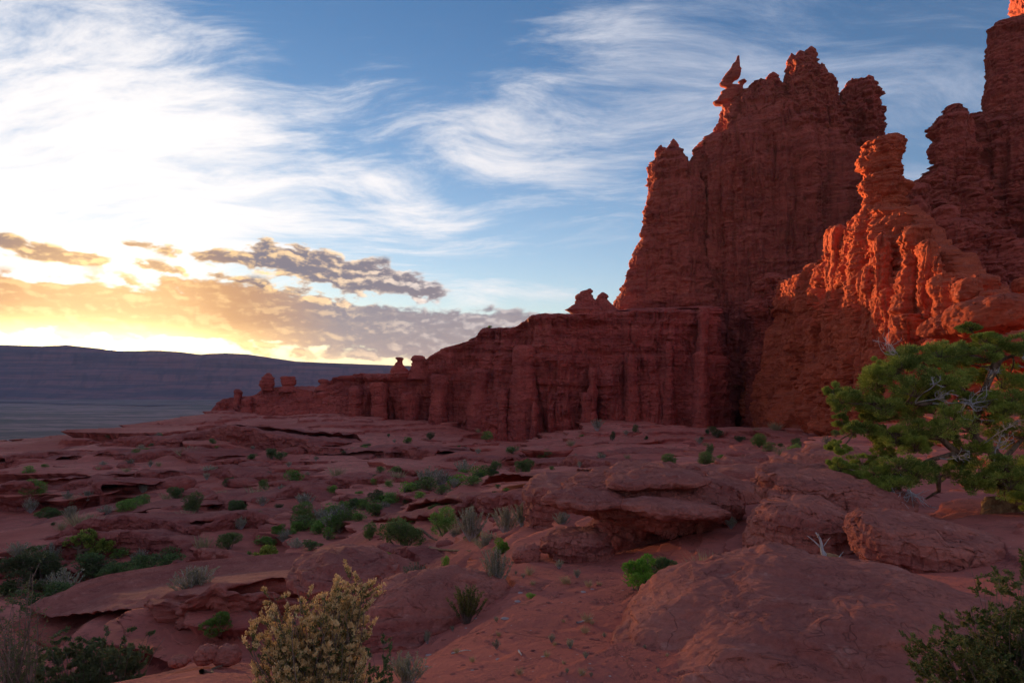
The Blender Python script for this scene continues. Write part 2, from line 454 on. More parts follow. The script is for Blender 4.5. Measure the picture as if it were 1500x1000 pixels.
def blob(c, r, seed, S, rows=60, cols=110, n=2.4, flat=0.0, par=None, rot=0.0, tilt=0.0, under=1.0, bed=1.0):
    """a boulder: superellipsoid with bedded, chipped relief; c centre, r = half sizes"""
    th = np.linspace(0.003, np.pi-0.003, rows)[:, None]; ph = np.linspace(0, 2*np.pi, cols+1)[:-1][None]
    dx = np.sin(th)*np.cos(ph); dy = np.sin(th)*np.sin(ph); dz = np.cos(th)*np.ones_like(ph)
    rho = (np.abs(dx)**n+np.abs(dy)**n+np.abs(dz)**n)**(-1/n)
    x, y, z = dx*rho*r[0], dy*rho*r[1], dz*rho*r[2]
    z = np.where(z < 0, z*under, z)
    o = seed*2.3
    rs = (r[0]*r[1]*r[2])**(1/3)
    k = 1+0.16*fbm(x/rs*0.9, y/rs*0.9, z/rs*0.9, 3, 0.5, o)+0.10*vnoise(x/rs*2.3+o, y/rs*2.3, z/rs*2.3)
    x, y, z = x*k, y*k, z*k
    cr, sr = math.cos(rot), math.sin(rot); x, y = x*cr-y*sr, x*sr+y*cr
    z = z+tilt*x
    P = np.stack([x+c[0], y+c[1], z+c[2]], -1)
    h = np.hypot(x/r[0], y/r[1])+1e-6
    D = relief(P, S, seed, **(par or dict(flute=0, strata=0.6, lump=0, fine=0.8)))
    w = np.clip(h*1.3, 0, 1)
    hh = np.hypot(x, y)+1e-6
    P[..., 0] += x/hh*D*w; P[..., 1] += y/hh*D*w
    P[..., 2] += 0.35*S*fbm(P[..., 0]/S*0.8, P[..., 1]/S*0.8, P[..., 2]/S*0.8, 3, 0.5, o)*(1-w*0.6)
    if bed: weather(P, S, seed, 1.6, bed)
    V = P.reshape(-1, 3); V = np.vstack([V, P[0].mean(0), P[-1].mean(0)])
    q = grid_faces(rows, cols, True)
    a = np.arange(cols); b = (a+1) % cols
    t1 = np.stack([np.full(cols, len(V)-2), b, a], 1); t2 = np.stack([np.full(cols, len(V)-1), (rows-1)*cols+a, (rows-1)*cols+b], 1)
    return V, q[:, ::-1], np.vstack([t1, t2])

# ------------------------------------------------------------------ materials
def new_mat(name, rough=0.9, spec=0.15):
    m = bpy.data.materials.new(name); m.use_nodes = True
    nt = m.node_tree; b = nt.nodes['Principled BSDF']
    b.inputs['Roughness'].default_value = rough; b.inputs['Specular IOR Level'].default_value = spec
    return m, nt, b
def rock_mat(name, c_main, c_dark, c_pale, S=1.0, bump=0.6, stain=0.5, band=0.5, dust=0.0, spots=0.0):
    m, nt, b = new_mat(name, 0.92, 0.12)
    g = nt.nodes.new('ShaderNodeNewGeometry'); P = X(nt, g.outputs['Position'])
    sep = nt.nodes.new('ShaderNodeSeparateXYZ'); nt.links.new(g.outputs['Position'], sep.inputs[0])
    nsep = nt.nodes.new('ShaderNodeSeparateXYZ'); nt.links.new(g.outputs['True Normal'], nsep.inputs[0])
    nz = X(nt, nsep.outputs[2])
    k = 1.0/S
    beds = noise(nt, mapv(nt, P, 0.05*k, 0.05*k, 0.30*k), 1.0, 4, 0.6, 0.4)
    beds2 = noise(nt, mapv(nt, P, 0.35*k, 0.35*k, 1.7*k), 1.0, 4, 0.6, 0.4)
    blot = noise(nt, P, 0.11*k, 5, 0.6)
    run = noise(nt, mapv(nt, P, 0.55*k, 0.55*k, 0.035*k), 1.0, 5, 0.65)
    fine = noise(nt, P, 2.6*k, 5, 0.65)
    steep = 1.0-nz.step(0.25, 0.75)
    col = mixc(nt, (beds.step(0.35, 0.68)*band+blot.step(0.4, 0.7)*0.35).mn(1.0), c_main, c_dark)
    col = mixc(nt, beds2.step(0.52, 0.72)*0.45*band, col, c_pale)
    col = mixc(nt, (run.step(0.5, 0.72)*stain*steep), col, scalec(nt, c_dark, 0.62))
    col = mixc(nt, (1.0-run.step(0.30, 0.45))*stain*0.45*steep, col, c_pale)
    if dust:
        col = mixc(nt, nz.step(0.55, 0.9)*dust*(0.55+blot*0.6), col, DUST)
    if spots:
        sp = noise(nt, P, 9.0*k, 2, 0.5)
        col = mixc(nt, sp.step(0.66, 0.74)*spots, col, scalec(nt, c_dark, 0.45))
        sp2 = noise(nt, mapv(nt, P, 1, 1, 1, (0.3, 0.5, 0.9)), 14.0*k, 2, 0.5)
        col = mixc(nt, sp2.step(0.69, 0.75)*spots*0.6, col, (0.52, 0.40, 0.34))
    # open joints and bedding cracks
    near_rock = S < 0.3
    w1 = noise(nt, mapv(nt, P, 0.22*k, 0.22*k, (0.75 if near_rock else 0.05)*k), 1.0, 5, 0.62, 0.5)
    w2 = noise(nt, mapv(nt, P, 0.10*k, 0.10*k, (0.10 if near_rock else 0.40)*k, (0.4, 0.2, 0.3)), 1.0, 4, 0.6, 0.6)
    gate = noise(nt, P, 0.2*k, 2, 0.5).step(0.42, 0.56)
    ck = ((1.0-(w1-0.5).ab().step(0.0, 0.010))*gate).mx((1.0-(w2-0.5).ab().step(0.0, 0.007))*(1.0-gate*0.6))
    col = mixc(nt, ck*(0.38 if near_rock else 0.72), col, scalec(nt, c_dark, 0.38))
    # pale scuffs and bleached patches
    sc = noise(nt, mapv(nt, P, 0.5*k, 0.5*k, 0.9*k, (0.2, 0.6, 0.1)), 1.0, 6, 0.72, 0.3)
    col = mixc(nt, sc.step(0.56, 0.72)*(0.45 if near_rock else 0.25), col, (0.62, 0.30, 0.22))
    col = mixc(nt, 1.0, col, mixc(nt, fine, (0.60, 0.60, 0.60), (1.40, 1.40, 1.40)), 'MULTIPLY')
    nt.links.new(col.k, b.inputs['Base Color'])
    bn = nt.nodes.new('ShaderNodeBump'); bn.inputs['Strength'].default_value = bump; bn.inputs['Distance'].default_value = 0.45*S
    bh = fine*0.55+beds2*0.5*steep+noise(nt, P, 9.0*k, 4, 0.7)*0.22+run*0.25*steep-ck*0.35
    nt.links.new(bh.k, bn.inputs['Height']); nt.links.new(bn.outputs[0], b.inputs['Normal'])
    return m
DUST = (0.36, 0.125, 0.085)
M = {}
M['cliff'] = rock_mat('red_cliff_rock', (0.40, 0.080, 0.049), (0.22, 0.041, 0.030), (0.55, 0.160, 0.105), 1.0, 0.5, 0.6, 0.6)
M['cliff_far'] = rock_mat('cliff_rock', (0.43, 0.090, 0.062), (0.24, 0.048, 0.038), (0.58, 0.175, 0.125), 1.2, 0.5, 0.5, 0.6)
M['fin'] = rock_mat('orange_red_rock', (0.49, 0.096, 0.040), (0.28, 0.050, 0.026), (0.60, 0.18, 0.085), 0.7, 0.4, 0.35, 0.5, 0.2)
M['slick'] = rock_mat('slickrock', (0.50, 0.160, 0.105), (0.29, 0.080, 0.060), (0.64, 0.250, 0.175), 0.09, 0.75, 0.12, 0.75, 0.3, 0.5)
M['slick_mid'] = rock_mat('ledge_rock', (0.40, 0.112, 0.080), (0.23, 0.062, 0.052), (0.52, 0.190, 0.138), 0.22, 0.6, 0.15, 0.7, 0.3, 0.2)

def ground_mat():
    m, nt, b = new_mat('red_desert_ground', 0.95, 0.08)
    g = nt.nodes.new('ShaderNodeNewGeometry'); P = X(nt, g.outputs['Position'])
    sep = nt.nodes.new('ShaderNodeSeparateXYZ'); nt.links.new(g.outputs['Position'], sep.inputs[0])
    x, y, z = (X(nt, sep.outputs[i]) for i in range(3))
    nsep = nt.nodes.new('ShaderNodeSeparateXYZ'); nt.links.new(g.outputs['True Normal'], nsep.inputs[0])
    nz = X(nt, nsep.outputs[2])
    flat = nz.step(0.80, 0.97)
    r = (x.sq()+y.sq()).sqrt()
    big = noise(nt, P, 0.035, 5, 0.6); mid = noise(nt, P, 0.45, 5, 0.62); fine = noise(nt, P, 5.0, 6, 0.68)
    grit = noise(nt, P, 38.0, 3, 0.7)
    beds = noise(nt, mapv(nt, P, 0.12, 0.12, 2.6), 1.0, 4, 0.6)
    rock = mixc(nt, beds.step(0.35, 0.66), (0.43, 0.110, 0.076), (0.24, 0.058, 0.046))
    rock = mixc(nt, mid.step(0.5, 0.75)*0.6, rock, (0.46, 0.155, 0.108))
    soil = mixc(nt, big.step(0.35, 0.65), (0.46, 0.124, 0.084), (0.62, 0.205, 0.145))
    soil = mixc(nt, fine.step(0.52, 0.75)*0.55, soil, (0.20, 0.068, 0.052))
    col = mixc(nt, flat*(0.45+mid*0.7), rock, soil)
    cr_ = noise(nt, P, 1.6, 6, 0.7, 0.4)
    col = mixc(nt, cr_.step(0.54, 0.66)*0.45*flat, col, (0.25, 0.085, 0.062))
    ck = 1.0-(noise(nt, P, 0.9, 6, 0.66, 0.6)-0.5).ab().step(0.0, 0.012)
    col = mixc(nt, ck*0.5*(1.0-r.step(20.0, 60.0)), col, (0.10, 0.036, 0.030))
    # sparse dry grass and low scrub tinting the far flats
    veg = noise(nt, P, 0.8, 4, 0.7)
    vf = (r.step(60.0, 130.0))*veg.step(0.52, 0.66)*big.step(0.38, 0.60)*nz.step(0.86, 0.96)
    col = mixc(nt, vf*0.62, col, (0.165, 0.135, 0.075))
    # pebbles and grit
    col = mixc(nt, grit.step(0.62, 0.72)*0.45*(1.0-r.step(8.0, 26.0)), col, (0.13, 0.048, 0.040))
    peb = noise(nt, mapv(nt, P, 1, 1, 1, (0.2, 0.7, 0.4)), 22.0, 2, 0.5)
    lit_ = noise(nt, mapv(nt, P, 1, 1, 1, (0.5, 0.1, 0.9)), 60.0, 2, 0.5)
    col = mixc(nt, lit_.step(0.66, 0.72)*0.5*(1.0-r.step(6.0, 16.0)), col, (0.22, 0.13, 0.09))
    col = mixc(nt, peb.step(0.70, 0.76)*0.6*(1.0-r.step(8.0, 20.0)), col, (0.50, 0.36, 0.31))
    # the valley floor far below: grey-green sage flats
    vz = 1.0-z.step(-240.0, -60.0)
    vb = noise(nt, mapv(nt, P, 0.0011, 0.0036, 0.001), 1.0, 5, 0.6)
    vcol = mixc(nt, vb.step(0.38, 0.62), (0.17, 0.115, 0.080), (0.40, 0.22, 0.175))
    vcol = mixc(nt, noise(nt, mapv(nt, P, 0.004, 0.012, 0.01), 1.0, 4, 0.6).step(0.5, 0.62)*0.7, vcol, (0.085, 0.085, 0.045))
    col = mixc(nt, vz, col, vcol)
    col = mixc(nt, 1.0, col, mixc(nt, mid, (0.74, 0.74, 0.74), (1.26, 1.26, 1.26)), 'MULTIPLY')
    nt.links.new(col.k, b.inputs['Base Color'])
    bn = nt.nodes.new('ShaderNodeBump'); bn.inputs['Strength'].default_value = 0.75; bn.inputs['Distance'].default_value = 0.10
    bh = fine*0.6+grit*0.16*(1.0-r.step(10.0, 30.0))+mid*1.2*r.step(15.0, 60.0)+beds*1.5*(1.0-flat)*r.step(10.0, 40.0)
    nt.links.new(bh.k, bn.inputs['Height']); nt.links.new(bn.outputs[0], b.inputs['Normal'])
    return m
M['ground'] = ground_mat()

def mesa_mat():
    m, nt, b = new_mat('far_mesa', 0.95, 0.05)
    g = nt.nodes.new('ShaderNodeNewGeometry'); P = X(nt, g.outputs['Position'])
    a = noise(nt, mapv(nt, P, 0.0008, 0.0008, 0.020), 1.0, 4, 0.6)
    v = noise(nt, mapv(nt, P, 0.006, 0.006, 0.0008), 1.0, 4, 0.6)
    col = mixc(nt, a.step(0.4, 0.62), (0.27, 0.11, 0.095), (0.11, 0.065, 0.065))
    col = mixc(nt, v.step(0.5, 0.66)*0.5, col, (0.07, 0.05, 0.05))
    nt.links.new(col.k, b.inputs['Base Color'])
    return m
M['mesa'] = mesa_mat()
m, nt, b = new_mat('river_water', 0.12, 0.5); b.inputs['Base Color'].default_value = (0.06, 0.07, 0.08, 1); M['water'] = m

def leaf_mat(name, c1, c2, c3, scale, trans=0.25, vary=0.0):
    m, nt, b = new_mat(name, 0.65, 0.25)
    g = nt.nodes.new('ShaderNodeNewGeometry'); P = X(nt, g.outputs['Position'])
    n1 = noise(nt, P, scale, 3, 0.6); ri = X(nt, g.outputs['Random Per Island'])
    col = mixc(nt, n1.step(0.38, 0.62), c1, c2)
    col = mixc(nt, ri.step(0.45, 1.0)*0.75, col, c3)
    if vary:
        oi = nt.nodes.new('ShaderNodeObjectInfo'); rd = X(nt, oi.outputs['Random'])
        col = mixc(nt, rd.step(0.35, 1.0)*vary, col, (0.20, 0.17, 0.09)); col = mixc(nt, 1.0, col, mixc(nt, rd, (1.25, 1.25, 1.25), (0.72, 0.72, 0.72)), 'MULTIPLY')
    nt.links.new(col.k, b.inputs['Base Color'])
    tr = nt.nodes.new('ShaderNodeBsdfTranslucent'); nt.links.new(col.k, tr.inputs[0])
    mx = nt.nodes.new('ShaderNodeMixShader'); mx.inputs[0].default_value = trans
    nt.links.new(b.outputs[0], mx.inputs[1]); nt.links.new(tr.outputs[0], mx.inputs[2])
    nt.links.new(mx.outputs[0], nt.nodes['Material Output'].inputs[0])
    return m
M['juniper'] = leaf_mat('juniper_needles', (0.14, 0.195, 0.036), (0.33, 0.39, 0.060), (0.52, 0.50, 0.11), 1.6, 0.35)
M['green'] = leaf_mat('green_leaves', (0.11, 0.21, 0.035), (0.19, 0.31, 0.055), (0.30, 0.38, 0.10), 2.5, vary=0.45)
M['bright'] = leaf_mat('bright_green_leaves', (0.12, 0.30, 0.025), (0.20, 0.38, 0.035), (0.30, 0.44, 0.07), 3.0, vary=0.3)
M['sage'] = leaf_mat('sage_leaves', (0.22, 0.22, 0.12), (0.33, 0.30, 0.17), (0.45, 0.38, 0.23), 3.0, vary=0.45)
M['golden'] = leaf_mat('golden_seed_heads', (0.60, 0.38, 0.13), (0.80, 0.54, 0.23), (0.86, 0.66, 0.36), 9.0, 0.35)
M['olive'] = leaf_mat('olive_leaves', (0.075, 0.105, 0.022), (0.145, 0.160, 0.035), (0.33, 0.24, 0.08), 6.0)
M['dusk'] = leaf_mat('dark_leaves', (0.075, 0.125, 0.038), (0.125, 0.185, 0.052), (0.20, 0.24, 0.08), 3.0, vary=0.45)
M['dry'] = leaf_mat('dry_grass', (0.30, 0.24, 0.12), (0.42, 0.34, 0.17), (0.50, 0.40, 0.20), 6.0)
M['flower'] = leaf_mat('yellow_flowers', (0.75, 0.42, 0.03), (0.85, 0.50, 0.04), (0.9, 0.55, 0.05), 6.0)
def wood_mat(name, c1, c2, sc):
    m, nt, b = new_mat(name, 0.9, 0.1)
    g = nt.nodes.new('ShaderNodeTexCoord'); P = X(nt, g.outputs['Object'])
    n1 = noise(nt, mapv(nt, P, 1, 1, 0.25), sc, 5, 0.7, 0.6)
    col = mixc(nt, n1.step(0.35, 0.65), c1, c2)
    nt.links.new(col.k, b.inputs['Base Color'])
    bn = nt.nodes.new('ShaderNodeBump'); bn.inputs['Strength'].default_value = 0.8; bn.inputs['Distance'].default_value = 0.02
    nt.links.new(n1.k, bn.inputs['Height']); nt.links.new(bn.outputs[0], b.inputs['Normal'])
    return m
M['bark'] = wood_mat('juniper_bark', (0.10, 0.055, 0.035), (0.25, 0.16, 0.10), 14)
M['grey'] = wood_mat('weathered_wood', (0.34, 0.30, 0.27), (0.58, 0.53, 0.48), 18)
M['twig'] = wood_mat('brown_twigs', (0.13, 0.085, 0.06), (0.28, 0.20, 0.15), 20)
M['log'] = wood_mat('orange_brown_log', (0.22, 0.10, 0.045), (0.42, 0.24, 0.11), 12)

# ------------------------------------------------------------------ the ground: (distance, height) profiles along lines of sight bearing CX + F*tan(az)
GC = {
 0: [(1, -1.7), (3, -1.75), (4.5, -2.2), (6, -3.2), (9, -5), (14, -7), (25, -11), (35, -14), (50, -18), (70, -22), (90, -23.5), (120, -23), (160, -21.5), (200, -20), (235, -19.5), (262, -21)],
 150: [(1, -1.7), (4, -1.8), (5.5, -2.4), (7, -3.6), (10, -5.2), (13, -5.3), (15, -5.2), (20, -6.8), (24, -9), (40, -16), (60, -20), (80, -22.3), (110, -22.5), (150, -21), (190, -19.5), (230, -19), (243, -17.2), (262, -17)],
 300: [(1, -1.7), (4, -1.7), (6, -2.35), (7, -3), (10, -5.1), (12.5, -4.9), (13, -4.5), (17, -5.0), (19, -6.5), (26, -9), (35, -10.8), (42, -11.5), (50, -16), (70, -20), (90, -21.5), (120, -21.5), (150, -20.5), (190, -18.5), (240, -17), (270, -15.5), (310, -15), (380, -20)],
 450: [(1, -1.7), (3.5, -1.65), (5, -2.1), (7, -2.9), (10, -4.2), (14, -4.9), (18, -5.4), (20, -7), (26, -8), (32, -8.3), (38, -8.9), (45, -13), (60, -17), (80, -18.5), (100, -19.2), (130, -19.5), (170, -18.8), (220, -17.5), (270, -15), (320, -13), (400, -14)],
 600: [(1, -1.7), (3.5, -1.6), (4.8, -1.95), (6.5, -2.6), (9, -3.2), (11, -3.6), (13, -5), (18, -5.4), (24, -6), (32, -6.7), (42, -7.6), (55, -11), (75, -14.5), (100, -16.5), (140, -17.5), (190, -18), (250, -19), (285, -19.5), (306, -17)],
 750: [(1, -1.7), (4, -1.72), (6, -2.0), (8, -2.35), (10, -2.6), (13, -3.1), (18, -4.0), (25, -4.7), (35, -5.5), (45, -6.4), (55, -9), (80, -11.5), (120, -14), (170, -16), (220, -18.5), (260, -21.5), (284, -22.5), (306, -18)],
 900: [(1, -1.7), (4, -1.65), (6, -1.95), (7.5, -2.2), (9, -2.35), (11, -2.6), (14, -2.6), (18, -2.9), (25, -3.5), (35, -4.6), (50, -6.5), (80, -10), (120, -13), (170, -15.5), (220, -17.5), (255, -17), (275, -16), (295, -12)],
 1050: [(1, -1.65), (3.5, -1.6), (5, -1.7), (6.5, -1.85), (8, -2.0), (11, -2.1), (16, -2.3), (22, -2.9), (35, -4.5), (60, -7.3), (100, -10.5), (150, -13.5), (220, -18), (262, -20), (285, -20.5), (320, -16)],
 1200: [(1, -1.65), (3, -1.6), (5, -1.6), (6.2, -1.68), (8, -1.9), (11, -1.9), (16, -2.1), (24, -3), (40, -4.6), (70, -7.2), (120, -10.5), (165, -14), (195, -15), (225, -12)],
 1350: [(1, -1.65), (3, -1.55), (5, -1.55), (7, -1.6), (9, -1.8), (12, -2.1), (18, -2.6), (30, -3.2), (60, -4.2), (100, -6), (140, -8), (250, -22)],
 1500: [(1, -1.6), (3, -1.5), (5, -1.45), (7, -1.42), (10, -1.85), (14, -2.1), (20, -2), (35, -1.8), (60, -1), (100, 2), (250, 0)],
 1750: [(1, -1.6), (5, -1.5), (12, -1.7), (35, 0), (100, 12), (250, 20)],
}
LR = np.linspace(math.log(0.5), math.log(60000.0), 1500)
_far = [(300, -40), (420, -100), (600, -170), (900, -225), (1600, -254), (3000, -260), (60000, -260)]
def _prof(pts):
    pts = list(pts); last = pts[-1]
    tail = [(max(last[0]*1.02, 300), last[1])] if last[0] < 300 else []
    t0 = pts[-1][0]
    full = pts+[(t0*1.25+20, last[1]-14)]+[p for p in _far if p[0] > t0*1.5+60]
    a = np.array(full, float)
    return np.interp(LR, np.log(a[:, 0]), a[:, 1])
_az = [math.atan((k-CX)/F) for k in GC]
_tab = [_prof(v) for v in GC.values()]
flatr = _prof([(1, -1.7), (10, -2.2), (60, -4), (250, -12)])
_az = [-math.pi, -1.6, -1.0]+_az+[1.1, 1.7, math.pi]
_tab = [flatr, flatr, _tab[0]*0.5+flatr*0.5]+_tab+[_tab[-1], flatr, flatr]
_tab = np.array(_tab)
for _ in range(10): _tab[:, 1:-1] = (_tab[:, :-2]+2*_tab[:, 1:-1]+_tab[:, 2:])/4
_azf = np.linspace(-math.pi, math.pi, 1441)
_tabf = np.stack([np.interp(_azf, _az, _tab[:, j]) for j in range(_tab.shape[1])], 1)
for _ in range(16): _tabf[1:-1] = (_tabf[:-2]+2*_tabf[1:-1]+_tabf[2:])/4
def bilin(az, lr):
    i = (az+math.pi)/(2*math.pi)*1440; j = (lr-LR[0])/(LR[-1]-LR[0])*(len(LR)-1)
    i = np.clip(i, 0, 1439.999); j = np.clip(j, 0, len(LR)-1.001)
    a = i.astype(int); b_ = j.astype(int); u = i-a; v = j-b_
    return (_tabf[a, b_]*(1-u)+_tabf[a+1, b_]*u)*(1-v)+(_tabf[a, b_+1]*(1-u)+_tabf[a+1, b_+1]*u)*v
def win(lam, r, lo, hi):
    """how much of the wavelength lam belongs at the distance r"""
    q = lam/r
    return sstep(lo*0.5, lo, q)*(1-sstep(hi, hi*2.2, q))
def ground_z(x, y, want=False):
    x = np.asarray(x, float); y = np.asarray(y, float)
    r = np.hypot(x, y)+1e-6; az = np.arctan2(x, y)
    yy = np.maximum(r*np.cos(np.clip(az, -0.9, 0.9)), 0.3)   # profiles are read by depth
    h = bilin(az, np.log(yy))
    rock = sstep(-0.25, 0.3, fbm(x*0.03/(1+r*0.0), y*0.03, 0*x, 2, 0.5, 40.0))
    for k, lam in enumerate((50.0, 21.0, 9.0, 4.1, 1.8, 0.8, 0.36, 0.16, 0.075)):
        w = win(lam, r, 0.006 if lam > 0.3 else 0.012, 0.22)
        amp = 0.060 if lam > 6 else (0.045 if lam > 1 else 0.03)
        if lam < 6: amp = amp*(0.4+0.9*sstep(-0.2, 0.4, vnoise(x*0.12, y*0.12, 0*x+k)))
        h = h+w*amp*lam*(fbm(x/lam, y/lam, 0*x+k*3.3, 2, 0.5, k*5.0)*1.3)
    # ledges: beds that weather back in steps; push = how far each lip stands out over the step below
    push = 0*r
    for k, (st, r0, r1, r2, r3) in enumerate(((0.10, 2.5, 5, 14, 30), (0.45, 9, 16, 60, 110), (0.95, 22, 38, 160, 260), (1.9, 45, 70, 300, 480), (4.2, 75, 120, 330, 500))):
        w = sstep(r0, r1, r)*(1-sstep(r2, r3, r))
        if k == 0: w = w*0.65*sstep(-0.1, 0.35, vnoise(x*0.4, y*0.4, 0*x+8))
        if k == 1: w = w*(0.35+0.65*sstep(-0.2, 0.2, vnoise(x*0.09, y*0.09, 0*x+2)))
        if k == 2: w = w*0.8*sstep(-0.3, 0.2, vnoise(x*0.05, y*0.05, 0*x+24))
        if k == 3: w = w*(0.55+0.45*sstep(-0.3, 0.2, vnoise(x*0.03, y*0.03, 0*x+4)))
        if k == 4: w = w*0.8*sstep(-0.3, 0.1, vnoise(x*0.02, y*0.02, 0*x+14))
        lam = st*12
        q = h+st*0.8*fbm(x/lam*0.8, y/lam*1.2, 0*x+k, 4, 0.55, 60.0+k)
        f = q/st; kf = np.floor(f); fr = f-kf
        T = (kf+sstep(0.72, 0.96, fr)*0.88+fr*0.12)*st+(h-q)
        h = h+w*(T-h)
        fw = np.where(fr < 0.5, fr, fr-1)
        push = push+w*st*(0.75*np.exp(-(fw/0.13)**2)-0.55*np.exp(-((fr-0.78)/0.09)**2))
    if want: return h, push
    return h
def hit(px, py, y0=2.5, y1=420.0):
    """first point of the ground on the bearing (px, py)"""
    Y = np.exp(np.linspace(math.log(y0), math.log(y1), 900))
    z = ground_z((px-CX)/F*Y, Y)
    d = z-(HY-py)/F*Y
    k = np.argmax(d > 0) if (d > 0).any() else len(Y)-1
    return np.array([(px-CX)/F*Y[k], Y[k], z[k]])
def build_ground():
    fine_a = np.linspace(-0.68, 0.68, 1250)
    side = np.concatenate([np.linspace(-math.pi, -0.69, 110), fine_a, np.linspace(0.69, math.pi, 110)])
    rr = np.concatenate([np.linspace(0.02, 1.6, 14), np.exp(np.linspace(math.log(1.7), math.log(420), 1300)), np.exp(np.linspace(math.log(430), math.log(17500), 110))])
    A, R = np.meshgrid(side, rr)
    x = np.sin(A)*R; y = np.cos(A)*R
    z, push = ground_z(x, y, True)
    far = sstep(700, 2500, R)
    z = z+far*fbm(x/900, y/900, 0*x, 3, 0.5, 3.0)*7
    # undercut ledges: the upper lip of each step stands out over a recess
    gr = np.gradient(z, axis=0)/np.gradient(R, axis=0); ga = np.gradient(z, axis=1)/(np.gradient(A, axis=1)*R)
    for _ in range(2):
        gr[1:-1] = (gr[:-2]+gr[1:-1]+gr[2:])/3; ga[1:-1] = (ga[:-2]+ga[1:-1]+ga[2:])/3
    gm = np.sqrt(gr**2+ga**2)+1e-4
    k = push*np.clip(gm*4, 0, 1)*sstep(6, 12, R)
    R2 = R-k*gr/gm; A2 = A-k*ga/gm/np.maximum(R, 1)
    x = np.sin(A2)*R2; y = np.cos(A2)*R2
    V = np.stack([x, y, z], -1).reshape(-1, 3)
    o = link_mesh('ground', V, grid_faces(len(rr), len(side)), M['ground'])
    tag(o, kind='structure')
build_ground()

# ------------------------------------------------------------------ far mesa across the valley, and the river
def build_mesa():
    crest = [(-900, 500), (-300, 503), (0, 505), (60, 507), (95, 505), (110, 507), (150, 512), (180, 514), (230, 513), (260, 515), (285, 519), (330, 517), (365, 519), (390, 525), (405, 528), (500, 532), (580, 535), (700, 538), (1000, 542)]
    px = np.linspace(-520, 1000, 1300)
    D = 11500.0
    top = zat(np.interp(px, [c[0] for c in crest], [c[1] for c in crest]), D)
    X0 = xat(px, D)
    rows = []
    n = 70
    for i in range(n+1):
        f = i/n
        # talus rising to a cliff band under the rim
        prof = np.interp(f, [0, 0.45, 0.62, 0.64, 0.80, 0.84, 1.0], [0, 0.22, 0.38, 0.50, 0.66, 0.86, 1.0])
        z = -265+(top+265)*prof
        yo = D-1100*(1-f)
        yy = yo+200*ridged(X0/900, z/2500, 0*X0+2, 4, 0.55, 3.0)*(1-0.4*f)+90*fbm(X0/160, z/300, 0*X0, 3, 0.5, 8.0)
        zz = z+8*fbm(X0/300, 0*X0+f*3, 0*X0, 3, 0.5, 5.0)*min(1, (1-f)*6)
        rows.append(np.stack([X0, yy, zz], -1))
    rows.append(np.stack([X0, D+2500+0*X0, top-40], -1))
    rows.append(np.stack([X0, D+4000+0*X0, -270+0*X0], -1))
    V = np.concatenate(rows)
    o = link_mesh('mesa', V, grid_faces(len(rows), len(px)), M['mesa']); tag(o, kind='structure')
build_mesa()
def build_river():
    pts = [(-60, 588), (20, 588.5), (60, 589.5), (110, 591), (140, 592), (190, 592.6), (235, 593), (262, 592), (330, 591)]
    V = []
    for i, (px, py) in enumerate(pts):
        Y = 251.0/((py-HY)/F)
        wdt = [60, 160, 60, 230, 60, 150, 240, 90, 50][i]
        for s in (-1, 1): V.append((xat(px, Y), Y+s*wdt, -251.0))
    V = np.array(V); n = len(pts)
    q = np.array([[2*i, 2*i+1, 2*i+3, 2*i+2] for i in range(n-1)])
    o = link_mesh('water', V, q, M['water']); tag(o, kind='structure')
build_river()

# ------------------------------------------------------------------ cliffs and towers
PF = dict(flute=1.1, strata=0.45, lump=1.6, fine=0.5)
PT = dict(flute=2.2, strata=2.6, lump=2.2, fine=1.1)
def thing_mesh(name, parts, mat, label, cat, group=None, parent=None):
    V, F_ = merge(parts)
    c = V.mean(0); c[2] = V[:, 2].min()
    if parent is None:
        V = V-c
    o = link_mesh(name, V, F_, mat, parent)
    if parent is None: o.location = c; tag(o, label, cat, group)
    return o

